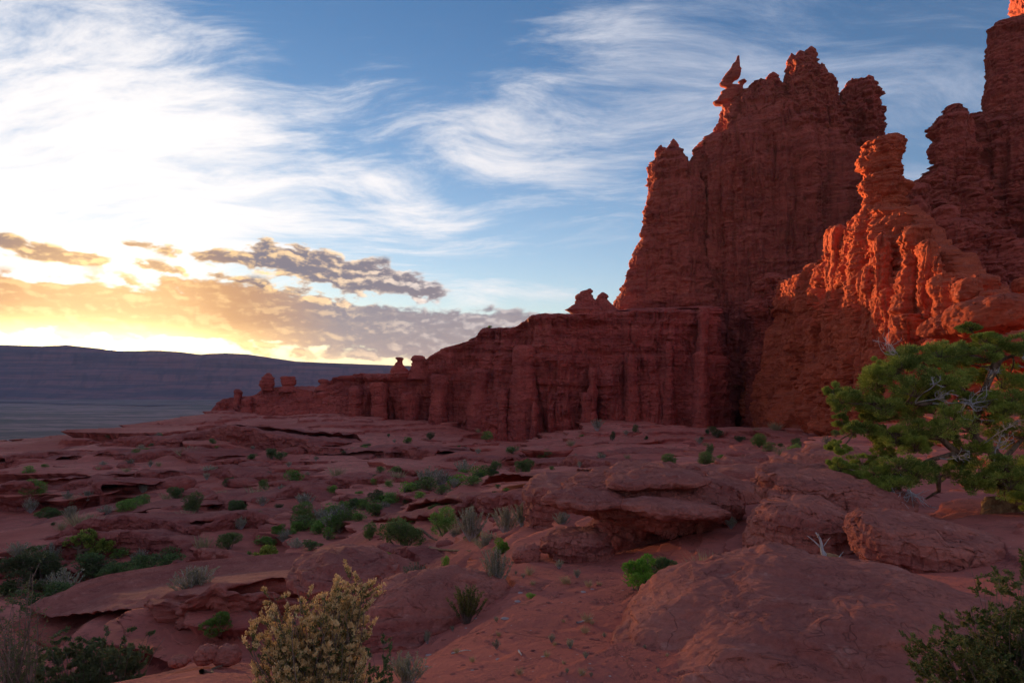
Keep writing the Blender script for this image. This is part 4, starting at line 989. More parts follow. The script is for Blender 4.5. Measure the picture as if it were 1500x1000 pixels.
def scatter_slabs():
    protos = []
    for i in range(6):
        par = dict(flute=0.0, strata=0.7, lump=0.3, fine=0.8)
        V, q, t = blob((0, 0, 0), (1.0, 0.55+0.1*(i % 3), (0.20, 0.30, 0.42)[i % 3]), 300+i, 0.085, 46, 110, 2.7, par=par)
        me = link_mesh('rock_slab', V, [q, t], M['slick_mid']); protos.append(me.data); bpy.data.objects.remove(me)
    r = random.Random(8)
    # (x range, y range, count, size range in pixels, words)
    areas = [((20, 460), (700, 850), 46, (18, 60), 'flat dark red slab on the bushy lower left slope', 'slabs on the lower left slope'),
             ((140, 700), (655, 700), 34, (12, 44), 'thin red slab on the flats below the long cliff wall', 'slabs below the long cliff wall'),
             ((480, 760), (700, 800), 26, (16, 46), 'small red slab on the shrubby ridge in mid picture', 'slabs on the shrubby ridge'),
             ((860, 1220), (650, 690), 22, (10, 34), 'small red slab on the slope beneath the tall tower', 'slabs beneath the tall tower')]
    for (x0, x1), (y0, y1), n, (s0, s1), lab, grp in areas:
        for k in range(n):
            px, py = r.uniform(x0, x1), r.uniform(y0, y1)
            P = hit(px, py, 14)
            w = s0*(s1/s0)**(r.random()**1.6)/F*P[1]*0.5
            o = bpy.data.objects.new('rock_slab', protos[r.randrange(6)]); C.objects.link(o)
            o.location = (P[0], P[1]+w*0.3, P[2]+w*0.02); o.scale = (w, w, w*r.uniform(0.8, 1.2))
            o.rotation_euler = (r.uniform(-0.05, 0.12), r.uniform(-0.08, 0.08), r.uniform(-0.5, 0.5))
            tag(o, lab, 'rock slab', grp)
scatter_slabs()

def stones_and_sticks():
    r = random.Random(4)
    V, q, t = blob((0, 0, 0), (1.0, 0.8, 0.5), 401, 0.1, 20, 34, 2.3)
    s0 = link_mesh('stone', V, [q, t], M['slick']); me = s0.data; bpy.data.objects.remove(s0)
    me2 = me.copy(); me2.materials.clear(); m, nt, b = new_mat('pale_stone', 0.9, 0.1); b.inputs['Base Color'].default_value = (0.40, 0.28, 0.24, 1); me2.materials.append(m)
    for k in range(190):
        px = r.uniform(570, 1010); py = r.uniform(840, 998)
        P = hit(px, py, 2.6)
        pale = r.random() < 0.14
        o = bpy.data.objects.new('stone', me2 if pale else me); C.objects.link(o)
        w = r.uniform(0.004, 0.014)*P[1]*0.35*(1.6 if r.random() < 0.12 else 1)
        o.location = P; o.scale = (w, w, w*(0.35 if pale else 0.8)); o.rotation_euler = (0, 0, r.uniform(0, 6))
        tag(o, 'pale flat chip of rock on the dirt slope' if pale else 'small red stone lying on the dirt slope', 'stone', 'pale chips on the dirt' if pale else 'small stones on the dirt')
    for k in range(105):
        u = r.random(); px = 330+900*u; py = r.uniform(632, 668)
        P = hit(px, py, 100)
        o = bpy.data.objects.new('stone', me); C.objects.link(o)
        w = r.uniform(0.0012, 0.0046)*P[1]*(1.8 if r.random() < 0.15 else 1)
        o.location = P; o.scale = (w, w, w*r.uniform(0.6, 1.2)); o.rotation_euler = (r.uniform(-0.4, 0.4), r.uniform(-0.4, 0.4), r.uniform(0, 6))
        tag(o, 'fallen red block on the apron at the foot of the cliffs', 'stone', 'fallen blocks at the foot of the cliffs')
stones_and_sticks()

# ------------------------------------------------------------------ plants
def tube(pts, rad, sides=6):
    pts = np.asarray(pts, float); n = len(pts); rad = np.broadcast_to(np.asarray(rad, float), (n,))
    T = np.gradient(pts, axis=0); T /= np.linalg.norm(T, axis=1)[:, None]+1e-9
    up = np.array([0.3, 0.2, 0.93]); N = np.cross(T, up); N /= np.linalg.norm(N, axis=1)[:, None]+1e-9; B = np.cross(T, N)
    a = np.linspace(0, 2*np.pi, sides+1)[:-1]
    V = pts[:, None]+rad[:, None, None]*(np.cos(a)[None, :, None]*N[:, None]+np.sin(a)[None, :, None]*B[:, None])
    return V.reshape(-1, 3), grid_faces(n, sides, True)
def join(tubes):
    V, Q, o = [], [], 0
    for v, q in tubes: V.append(v); Q.append(q+o); o += len(v)
    return np.vstack(V), np.vstack(Q)
def leaves(c, d, ln, wd, g, curl=0.15):
    """one pointed leaf per centre c along direction d"""
    n = len(c)
    d = d/(np.linalg.norm(d, axis=1)[:, None]+1e-9)
    s = np.cross(d, g.normal(size=(n, 3))); s /= np.linalg.norm(s, axis=1)[:, None]+1e-9
    L = (ln*g.uniform(0.6, 1.3, n))[:, None]; W = (wd*g.uniform(0.7, 1.3, n))[:, None]
    nn = np.cross(d, s)
    a = c; b = c+d*L*0.5+s*W*0.5+nn*L*curl*0.5; e = c+d*L; f = c+d*L*0.5-s*W*0.5+nn*L*curl*0.5
    V = np.stack([a, b, e, f], 1).reshape(-1, 3)
    return V, np.arange(4*n).reshape(-1, 4)
def rdir(g, n):
    v = g.normal(size=(n, 3)); return v/np.linalg.norm(v, axis=1)[:, None]
def curve(a, b, g, n=7, bend=0.15, sag=0.0):
    a = np.asarray(a, float); b = np.asarray(b, float); t = np.linspace(0, 1, n)[:, None]
    L = np.linalg.norm(b-a)
    k = g.normal(size=3)*bend*L; k2 = g.normal(size=3)*bend*L*0.5
    return a+(b-a)*t+k*(t*(1-t)*2)+k2*np.sin(t*2*np.pi)*0.5+np.array([0, 0, sag*L])*(t*(1-t))*4

def bush_geo(kind, n, g):
    """unit plant: about 1 wide, 1 high, base at the origin -> foliage (V,Q), stems (V,Q)"""
    st = []; C_, D_ = [], []
    if kind in ('round', 'open'):
        nb = 9 if kind == 'round' else 12
        for k in range(nb):
            a = g.uniform(0, 6.28); rr = g.uniform(0.05, 0.30)*(1.15 if kind == 'open' else 1)
            c = np.array([math.cos(a)*rr, math.sin(a)*rr, g.uniform(0.30, 0.78)-rr*0.7])
            R = g.uniform(0.15, 0.24) if kind == 'round' else g.uniform(0.09, 0.17)
            m = n//nb; dr = rdir(g, m)
            rad = R*(0.55+0.5*g.random(m)**0.5)*(1+0.25*np.sin(dr[:, 0]*7+k)*np.cos(dr[:, 2]*6))
            C_.append(c+dr*rad[:, None]*np.array([1, 1, 0.85])); D_.append(dr+np.array([0, 0, 0.55])+0.5*rdir(g, m))
            p = curve((0, 0, -0.05), c, g, 6, 0.12); st.append(tube(p, np.linspace(0.028, 0.008, 6), 5))
            for j in range(4):
                st.append(tube(curve(c, c+rdir(g, 1)[0]*R*1.1, g, 4, 0.2), np.linspace(0.007, 0.002, 4), 3))
    elif kind == 'sage':
        ns = 46; m = n//ns
        for k in range(ns):
            a = g.uniform(0, 6.28); sp = g.uniform(0.02, 0.46); h = g.uniform(0.6, 1.0)*(1-0.45*sp)
            e = np.array([math.cos(a)*sp, math.sin(a)*sp, h])
            p = curve((math.cos(a)*0.03, math.sin(a)*0.03, -0.03), e, g, 7, 0.07); st.append(tube(p, np.linspace(0.010, 0.003, 7), 4))
            t = g.uniform(0.35, 1.0, m); i = np.clip((t*6).astype(int), 0, 5); f = (t*6-i)[:, None]
            c = p[i]*(1-f)+p[i+1]*f
            side = rdir(g, m)*np.array([1, 1, 0.4])
            C_.append(c+side*(0.035*g.random(m)[:, None])); D_.append(side+np.array([0, 0, 1.1])+(e-p[0])*0.5)
    elif kind == 'grass':
        a = g.uniform(0, 6.28, n); sp = g.uniform(0.0, 0.2, n)
        C_.append(np.stack([np.cos(a)*sp, np.sin(a)*sp, 0*a-0.03], 1))
        D_.append(np.stack([np.cos(a)*(0.15+sp*2.6), np.sin(a)*(0.15+sp*2.6), 1+0*a], 1))
        st.append(tube(curve((0, 0, -0.1), (0.02, 0, 0.3), g, 4), 0.005, 3))
    return np.vstack(C_), np.vstack(D_), join(st)

PROTO = {}
def proto(key, kind, mat, stem, n, ln, wd, seed):
    g = np.random.default_rng(seed)
    c, d, (sv, sq) = bush_geo(kind, n, g)
    V, Q = leaves(c, d, ln, wd, g)
    f = link_mesh('foliage', V, Q, M[mat], smooth=False); s = link_mesh('stem', sv, sq, M[stem])
    both = link_mesh('shrub', np.vstack([V, sv]), [np.vstack([Q, sq+len(V)])], [M[mat], M[stem]], smooth=False, fmat=np.r_[np.zeros(len(Q)), np.ones(len(sq))])
    PROTO[key] = (f.data, s.data, both.data)
    for o in (f, s, both): bpy.data.objects.remove(o)
for v in range(3):
    proto(('green', v, 0), 'round', 'green', 'twig', 900, 0.085, 0.050, 500+v)
    proto(('green', v, 1), 'round', 'green', 'twig', 5200, 0.042, 0.022, 510+v)
    proto(('dusk', v, 0), 'round', 'dusk', 'twig', 900, 0.085, 0.050, 520+v)
    proto(('dusk', v, 1), 'open', 'dusk', 'twig', 6000, 0.040, 0.022, 530+v)
    proto(('sage', v, 0), 'sage', 'sage', 'grey', 800, 0.080, 0.035, 540+v)
    proto(('sage', v, 1), 'sage', 'sage', 'grey', 4600, 0.045, 0.014, 550+v)
    proto(('bright', v, 0), 'round', 'bright', 'twig', 700, 0.085, 0.050, 560+v)
    proto(('bright', v, 1), 'open', 'bright', 'twig', 4200, 0.050, 0.022, 570+v)
    proto(('grass', v, 0), 'grass', 'dry', 'twig', 120, 0.9, 0.022, 580+v)
    proto(('grass', v, 1), 'grass', 'dry', 'twig', 260, 0.9, 0.012, 590+v)
proto(('brush', 0, 1), 'sage', 'olive', 'twig', 5200, 0.045, 0.016, 600)
CATN = {'green': ('green_shrub', 'shrub'), 'dusk': ('dark_shrub', 'shrub'), 'sage': ('sagebrush', 'shrub'), 'bright': ('leafy_shrub', 'shrub'), 'grass': ('grass_tuft', 'grass'), 'brush': ('rabbitbrush', 'shrub')}
pr = random.Random(21)
def plant(kind, px, py, wpx, hpx, label, group=None, parts=None, y0=2.6):
    P = hit(px, py, y0); Y = P[1]
    if group is None: wpx, hpx = wpx*1.15, hpx*1.12
    w, h = wpx/F*Y, hpx/F*Y
    big = (wpx >= 24) if parts is None else parts
    v = 0 if kind == 'brush' else pr.randrange(3); f, s, both = PROTO[(kind, v, 1 if big or kind == 'brush' else 0)]
    name, cat = CATN[kind]
    rz = pr.uniform(0, 6.28)
    if big:
        o = empty(name, (P[0], P[1], P[2]), label, cat, group)
        for me, nm in ((f, 'foliage'), (s, 'stem')):
            c = bpy.data.objects.new(nm, me); C.objects.link(c); c.parent = o
    else:
        o = bpy.data.objects.new(name, both); C.objects.link(o); o.location = P; tag(o, label, cat, group)
    o.scale = (w, w, h); o.rotation_euler = (0, 0, rz)
    return o
PL = [
 ('green', 47, 732, 40, 28, 'broad dark green shrub near the left edge below the flats'),
 ('dusk', 76, 762, 34, 22, 'low dark shrub below and right of the broad one near the left edge'),
 ('sage', 103, 762, 26, 20, 'grey-leaved shrub beside the low dark one near the left edge'),
 ('green', 187, 754, 34, 28, 'rounded green shrub left of a smaller pointed one on the left slope'),
 ('green', 213, 745, 18, 22, 'small pointed green shrub on the left slope'),
 ('dusk', 257, 734, 22, 26, 'thin dark shrub standing alone upslope of the bright rounded one'),
 ('green', 285, 754, 36, 32, 'bright rounded green shrub in the middle of the left slope'),
 ('dusk', 345, 758, 32, 34, 'upright dark shrub right of the bright rounded one'),
 ('dusk', 170, 722, 28, 14, 'wide low shrub on the upper left slope'),
 ('sage', 128, 742, 24, 14, 'flat grey-green shrub on the upper left slope'),
 ('dusk', 398, 672, 22, 20, 'dark green shrub at the foot of the low knobbly ridge'),
 ('green', 445, 764, 34, 30, 'dark shrub on the slope above the long bedded ledge'),
 ('green', 497, 782, 34, 32, 'round green shrub above the golden shrub on the mid ridge'),
 ('green', 543, 792, 24, 26, 'smaller round shrub right of the round green one on the mid ridge'),
 ('dusk', 522, 748, 34, 22, 'dark spreading shrub on the crest of the mid ridge'),
 ('dusk', 552, 742, 30, 26, 'dark upright shrub on the crest of the mid ridge'),
 ('green', 590, 808, 66, 56, 'largest clump of green shrubs at picture centre bottom'),
 ('green', 651, 786, 44, 46, 'dense round green shrub right of the largest green clump'),
 ('bright', 570, 836, 42, 36, 'yellow-green shrub on the downhill side of the largest green clump'),
 ('dusk', 722, 703, 32, 30, 'dark round shrub left of the darkest one at picture centre'),
 ('dusk', 769, 697, 28, 32, 'darkest upright round shrub at picture centre'),
 ('dusk', 700, 706, 22, 18, 'small dark shrub left of the pair at picture centre'),
 ('dusk', 802, 671, 28, 14, 'low dark shrub on the flat beyond the centre ledges'),
 ('sage', 690, 792, 54, 48, 'wide grey sagebrush right of the dense round green shrub'),
 ('sage', 742, 782, 48, 38, 'grey sagebrush in the middle of the sagebrush row'),
 ('sage', 768, 776, 44, 38, 'grey sagebrush at the right end of the sagebrush row'),
 ('sage', 712, 812, 36, 34, 'small grey sagebrush downhill of the sagebrush row'),
 ('sage', 786, 745, 32, 24, 'yellowish sagebrush left of the mushroom-shaped rock tip'),
 ('sage', 727, 860, 48, 56, 'brownish sagebrush standing left of the ball-shaped boulder'),
 ('brush', 684, 914, 58, 56, 'olive-brown shrub on the edge of the smooth hump'),
 ('sage', 608, 866, 46, 40, 'pale sagebrush behind the smooth hump of rock'),
 ('bright', 655, 837, 16, 24, 'tiny bright green sprig on the slope above the smooth hump'),
 ('bright', 732, 812, 30, 30, 'vivid green leafy shrub left of the ball-shaped boulder'),
 ('sage', 823, 771, 28, 20, 'small sagebrush under the tip of the mushroom-shaped rock'),
 ('bright', 778, 876, 16, 10, 'small green tuft on the open dirt'),
 ('dusk', 958, 856, 62, 50, 'dark leaves painted as the shaded side of the bush under the mushroom-shaped rock'),  # separate shrub: its dark leaves put shade into the colour of the bright bush
 ('bright', 938, 866, 62, 66, 'bright green bush under the mushroom-shaped rock'),
 ('grass', 1036, 848, 50, 36, 'tuft of dry yellow grass right of the bright green bush'),
 ('sage', 1071, 775, 18, 18, 'small round sagebrush right of the mushroom-shaped rock'),
 ('sage', 1022, 724, 40, 14, 'strip of pale sage behind the mushroom-shaped rock'),
 ('sage', 596, 1004, 70, 46, 'thin grey weed at the bottom edge by the golden shrub'),
 ('sage', 626, 944, 12, 20, 'lone little weed on the hump of rock'),
 ('green', 1164, 684, 30, 34, 'green shrub on the slope behind the thin-bedded ledge'),
 ('green', 1112, 656, 26, 20, 'dark shrub at the foot of the tall buttress'),
 ('green', 1034, 684, 30, 22, 'green shrub below the dark recess, beside an upright one'),
 ('dusk', 1040, 676, 12, 30, 'thin upright shrub below the dark recess'),
 ('green', 978, 680, 28, 16, 'low green shrub beneath the tall tower'),
 ('dusk', 897, 645, 10, 16, 'little dark shrub on the apron at the foot of the wall'),
 ('bright', 322, 942, 52, 44, 'leafy green shrub left of the golden shrub'),
 ('sage', 283, 872, 76, 40, 'broad grey-green thicket in front of the blunt rocky prow'),
 ('green', 245, 868, 40, 44, 'green shrub left of the broad grey-green thicket'),
 ('dusk', 205, 866, 62, 56, 'big dark shrub in the gully on the left'),
 ('dusk', 166, 858, 50, 40, 'dark shrub left of the big one in the gully'),
 ('dusk', 50, 862, 84, 70, 'very large dark shrub at the left edge of the gully'),
 ('sage', 120, 890, 60, 30, 'grey shrub below the gully shrubs'),
 ('bright', 207, 884, 28, 16, 'small yellow-green shrub on the long pale-topped slab'),
 ('dusk', 150, 812, 40, 30, 'dark shrub right of the leaning juniper on the left'),
 ('green', 335, 805, 34, 30, 'green shrub above the dark bedded ledge'),
 ('bright', 408, 786, 26, 20, 'light green shrub on top of the dark bedded ledge'),
 ('dusk', 70, 910, 90, 60, 'dark shrub rising behind the bottom left ledge'),
]
for kind, px, py, w, h, lab in PL: plant(kind, px, py, w, h, lab)
def scatter_plants():
    r = random.Random(77)
    areas = [((0, 470), (668, 850), 95, (7, 24), ('green', 'dusk', 'sage', 'sage', 'grass'), 'scrubby shrub dotting the lower left slope', 'small shrubs on the lower left slope'),
             ((150, 700), (640, 668), 34, (5, 13), ('dusk', 'green', 'sage'), 'tiny shrub on the flats below the long cliff wall', 'tiny shrubs below the cliff wall'),
             ((700, 1240), (630, 690), 46, (6, 18), ('dusk', 'green', 'sage', 'grass'), 'tiny shrub on the apron beneath the tall tower', 'tiny shrubs beneath the tall tower'),
             ((480, 780), (690, 800), 50, (7, 20), ('green', 'bright', 'sage', 'dusk', 'grass'), 'small shrub on the shrubby ridge in mid picture', 'small shrubs on the mid ridge'),
             ((0, 330), (820, 880), 30, (14, 40), ('dusk', 'sage', 'dusk'), 'shrub in the shaded gully at lower left', 'shrubs in the gully')]
    for (x0, x1), (y0, y1), n, (s0, s1), kinds, lab, grp in areas:
        for k in range(n):
            kd = r.choice(kinds); s = 1.3*(s0+(s1-s0)*r.random()**1.6)
            o = plant(kd, r.uniform(x0, x1), r.uniform(y0, y1), s*r.uniform(0.9, 1.4), s*r.uniform(0.6, 1.0), lab, grp, parts=False, y0=12)
            if kd == 'grass': o['label'] = lab.replace('scrubby shrub', 'dry grass tuft').replace('tiny shrub', 'tiny grass tuft').replace('small shrub', 'small grass tuft'); o['group'] = grp.replace('shrubs', 'grass tufts')
    # the green line of shrubs along the mid ridge
    for k in range(46):
        t = r.random(); px = 370+340*t+r.uniform(-14, 14); py = 806-112*t+r.uniform(-10, 10); s = r.uniform(14, 36)
        plant(r.choice(('bright', 'green', 'green', 'sage')), px, py, s*1.3, s*0.8, 'leafy shrub in the green line climbing the mid ridge', 'green line of shrubs on the mid ridge', parts=False, y0=12)
    for k in range(44):
        px, py = r.uniform(590, 1010), r.uniform(832, 995)
        s = r.uniform(6, 18)
        plant(r.choice(('grass', 'sage')), px, py, s, s*0.9, 'tiny dry weed on the open dirt slope', 'tiny weeds on the dirt', parts=False)
scatter_plants()
o = bpy.data.objects.new('green_shrub', PROTO[('green', 1, 0)][2]); C.objects.link(o); o.location = (xat(717, 306), 306, zat(480.5, 306)); o.scale = (2.6, 2.6, 1.5)
tag(o, 'lone tiny bush on the skyline of the long cliff wall', 'shrub')

# ---- shrubs modelled from their own outline: stems fan from the root to points spread through the crown
def fan_shrub(name, root, targets, label, cat, mat, nleaf, ln, wd, spread, stem_r, seed, stem_mat='twig', tip_mat=None, tip_n=0, low=0.35, tl=1.0):
    g = np.random.default_rng(seed); root = np.array(root, float)
    o = empty(name, root, label, cat)
    st, C_, D_, TC, TD = [], [], [], [], []
    for T in targets:
        T = np.array(T, float)-root
        p = curve((g.normal()*0.03, g.normal()*0.03, -0.05), T, g, 9, 0.06); st.append(tube(p, np.linspace(stem_r, stem_r*0.25, 9), 5))
        ntw = 7
        for k in range(ntw):
            t = g.uniform(low, 1.0); i = min(int(t*8), 7); b = p[i]+(p[i+1]-p[i])*(t*8-i)
            e = b+(rdir(g, 1)[0]*np.array([1, 1, 0.55])+np.array([0, 0, 0.55]))*spread*g.uniform(0.5, 1.2)
            tw = curve(b, e, g, 5, 0.1); st.append(tube(tw, np.linspace(stem_r*0.4, stem_r*0.12, 5), 3))
            m = nleaf; tt = g.random(m)**0.8; ii = np.clip((tt*4).astype(int), 0, 3); c = tw[ii]+(tw[ii+1]-tw[ii])*(tt*4-ii)[:, None]
            dd = rdir(g, m)+(e-b)/np.linalg.norm(e-b)*1.1
            C_.append(c+rdir(g, m)*spread*0.07); D_.append(dd)
            if tip_n and T[2] > 0:
                m = tip_n; c = e+(e-b)*g.uniform(-0.35, 0.45, m)[:, None]+rdir(g, m)*spread*0.20*g.random(m)[:, None]
                TC.append(c); TD.append(rdir(g, m)+np.array([0, 0, 1.2]))
    V, Q = join(st); link_mesh('stem', V, Q, M[stem_mat], o)
    V, Q = leaves(np.vstack(C_), np.vstack(D_), ln, wd, g); link_mesh('foliage', V, Q, M[mat], o, smooth=False)
    if TC:
        V, Q = leaves(np.vstack(TC), np.vstack(TD), ln*tl, wd*1.1, g); link_mesh('seed_heads', V, Q, M[tip_mat], o, smooth=False)
    return o
def in_ell(lst, n, Y, dy, seed):
    g = np.random.default_rng(seed); out = []
    wts = np.array([e[2]*e[3] for e in lst], float); wts /= wts.sum()
    for k in range(n):
        e = lst[g.choice(len(lst), p=wts)]; a = g.uniform(0, 6.28); r_ = math.sqrt(g.random())
        yy = Y+g.uniform(-dy, dy)*math.sqrt(1-r_*r_*0.8)
        out.append((xat(e[0]+e[2]*r_*math.cos(a), Y), yy, zat(e[1]+e[3]*r_*math.sin(a), Y)))
    return out
fan_shrub('golden_shrub', (xat(468, 3.3), 3.35, -1.78), in_ell([(512, 862, 30, 36), (496, 895, 38, 45), (446, 888, 42, 34), (392, 915, 34, 42), (430, 945, 60, 45), (475, 965, 70, 45), (378, 965, 22, 30)], 190, 3.3, 0.22, 5),
          'big golden seed-laden shrub at the bottom left of centre', 'shrub', 'olive', 34, 0.013, 0.0055, 0.062, 0.0045, 7, 'twig', 'golden', 60, 0.35, 1.1)
fan_shrub('dark_shrub', (xat(560, 3.4), 3.45, -1.76), in_ell([(556, 950, 14, 26), (545, 985, 22, 20)], 16, 3.45, 0.06, 6),
          'thin dark green sprays leaning out right of the golden shrub', 'shrub', 'dusk', 40, 0.014, 0.006, 0.05, 0.003, 9)
fan_shrub('creosote_shrub', (xat(1500, 2.7), 2.75, -1.52), in_ell([(1480, 840, 26, 34), (1462, 880, 32, 30), (1430, 920, 45, 30), (1380, 930, 44, 28), (1345, 955, 34, 26), (1420, 970, 80, 36), (1495, 900, 40, 70), (1480, 960, 60, 50)], 120, 2.75, 0.25, 8),
          'sprawling small-leaved shrub in the bottom right corner', 'shrub', 'olive', 52, 0.015, 0.0080, 0.060, 0.0026, 11, 'twig')
fan_shrub('dark_shrub', (xat(120, 6.6), 6.8, -3.9), in_ell([(70, 965, 60, 40), (150, 955, 55, 28), (200, 945, 30, 20), (110, 985, 90, 30)], 90, 6.7, 0.5, 12),
          'dark leafy shrub hugging the bottom left ledge', 'shrub', 'dusk', 60, 0.035, 0.017, 0.14, 0.008, 13)
fan_shrub('dead_shrub', (xat(10, 4.2), 4.3, -2.1), in_ell([(16, 910, 30, 50), (35, 880, 20, 40), (10, 960, 40, 40)], 46, 4.3, 0.25, 14),
          'dark bare-twigged shrub in the bottom left corner', 'shrub', 'dusk', 7, 0.018, 0.007, 0.11, 0.005, 15)

# ---- junipers
def juniper(name, label, Y, trunk, limbs, clumps, seed, leaf_n, ln, wd, rb, dead=0, rscale=1.0, deadlist=()):
    """trunk, limbs: lists of (px, py, dy) paths; clumps: (px, py, rx, rz, dy) tufts of needles, each tied to the nearest limb"""
    g = np.random.default_rng(seed)
    def W(px, py, dy=0.0): return np.array([xat(px, Y), Y+dy, zat(py, Y)])
    root = W(*trunk[0]); o = empty(name, root, label, 'juniper tree')
    def path(p, n):
        q = np.array([W(*a) for a in p]); t = np.linspace(0, len(q)-1, n); i = np.clip(t.astype(int), 0, len(q)-2); f = (t-i)[:, None]
        f = f*f*(3-2*f)*0.5+f*0.5
        r_ = q[i]*(1-f)+q[i+1]*f
        return r_+fbm(r_[:, 0]*3/rscale, r_[:, 1]*3, r_[:, 2]*3/rscale, 3)[:, None]*0.05*rscale-root
    tp = path(trunk, 26)
    rad = np.interp(np.linspace(0, 1, 26), [0, 0.12, 1], [rb*1.5, rb, rb*0.45])
    tv, tq = tube(tp, rad, 14)
    tw = tv+(fbm(tv[:, 0]*9/rscale, tv[:, 1]*9/rscale, tv[:, 2]*2.2/rscale, 3)[:, None])*rb*0.35
    link_mesh('trunk', tw, tq, M['bark'], o)
    br = []; nodes = [tp[6:]]
    for L in limbs:
        p = path(L, 16); nodes.append(p[3:]); br.append(tube(p, np.linspace(rb*0.55, rb*0.14, 16), 8))
    nodes = np.vstack(nodes); dead_t = []; C_, D_ = [], []
    for (px, py, rx, rz, dy) in clumps:
        c = W(px, py, dy)-root; R = np.array([rx/F*Y, rx/F*Y*0.9, rz/F*Y])
        k = np.argmin(np.linalg.norm((nodes-c)*np.array([1, 0.6, 1.2]), axis=1))
        br.append(tube(curve(nodes[k], c, g, 7, 0.10), np.linspace(rb*0.20, rb*0.07, 7), 5))
        ns = 15
        for s_ in range(ns):            # sprays inside the tuft
            e = c+rdir(g, 1)[0]*R*g.uniform(0.45, 0.95)+np.array([0, 0, R[2]*0.15])
            tw = curve(c-np.array([0, 0, R[2]*0.4]), e, g, 5, 0.12); br.append(tube(tw, np.linspace(rb*0.06, rb*0.02, 5), 3))
            m = leaf_n; sr = R*0.27
            dr = rdir(g, m); cc = e+dr*sr*(g.random(m)**0.5)[:, None]*(0.75+0.5*g.random())
            C_.append(cc); D_.append(dr*0.8+(e-c)/(np.linalg.norm(e-c)+1e-6)*0.7+np.array([0, 0, 0.45]))
        for s_ in range(dead):
            if g.random() < 0.5:
                e = c+rdir(g, 1)[0]*R*g.uniform(0.9, 1.35)*np.array([1, 1.2, 0.9])-np.array([0, R[1]*0.5, 0])
                br.append(tube(curve(c, e, g, 6, 0.18), np.linspace(rb*0.05, rb*0.018, 6), 3))
    for (px, py, rr, dy, n_) in deadlist:
        c = W(px, py, dy)-root; R = rr/F*Y
        k = np.argmin(np.linalg.norm(nodes-c, axis=1)); dead_t = []; dead_t.append(tube(curve(nodes[k], c, g, 8, 0.08), np.linspace(rb*0.13, rb*0.07, 8), 5))
        for _ in range(n_):
            dv = (c-nodes[k]); dv = dv/np.linalg.norm(dv); e = c+(rdir(g, 1)[0]*0.75+dv*0.45)*R*g.uniform(0.5, 1.25); tw = curve(c-dv*R*g.uniform(0, 0.7), e, g, 7, 0.28); dead_t.append(tube(tw, np.linspace(rb*0.065, rb*0.022, 7), 4))
            for __ in range(3):
                i = g.integers(2, 6); e2 = tw[i]+(rdir(g, 1)[0]*0.5+(tw[i]-tw[i-1])/np.linalg.norm(tw[i]-tw[i-1])*0.5)*R*0.42; dead_t.append(tube(curve(tw[i], e2, g, 5, 0.2), np.linspace(rb*0.035, rb*0.014, 5), 3))
        V, Q = join(dead_t); link_mesh('dead_branch', V, Q, M['grey'], o)
    V, Q = join(br); link_mesh('branch', V, Q, M['bark'], o)
    V, Q = leaves(np.vstack(C_), np.vstack(D_), ln, wd, g); link_mesh('crown', V, Q, M['juniper'], o, smooth=False)
    return o
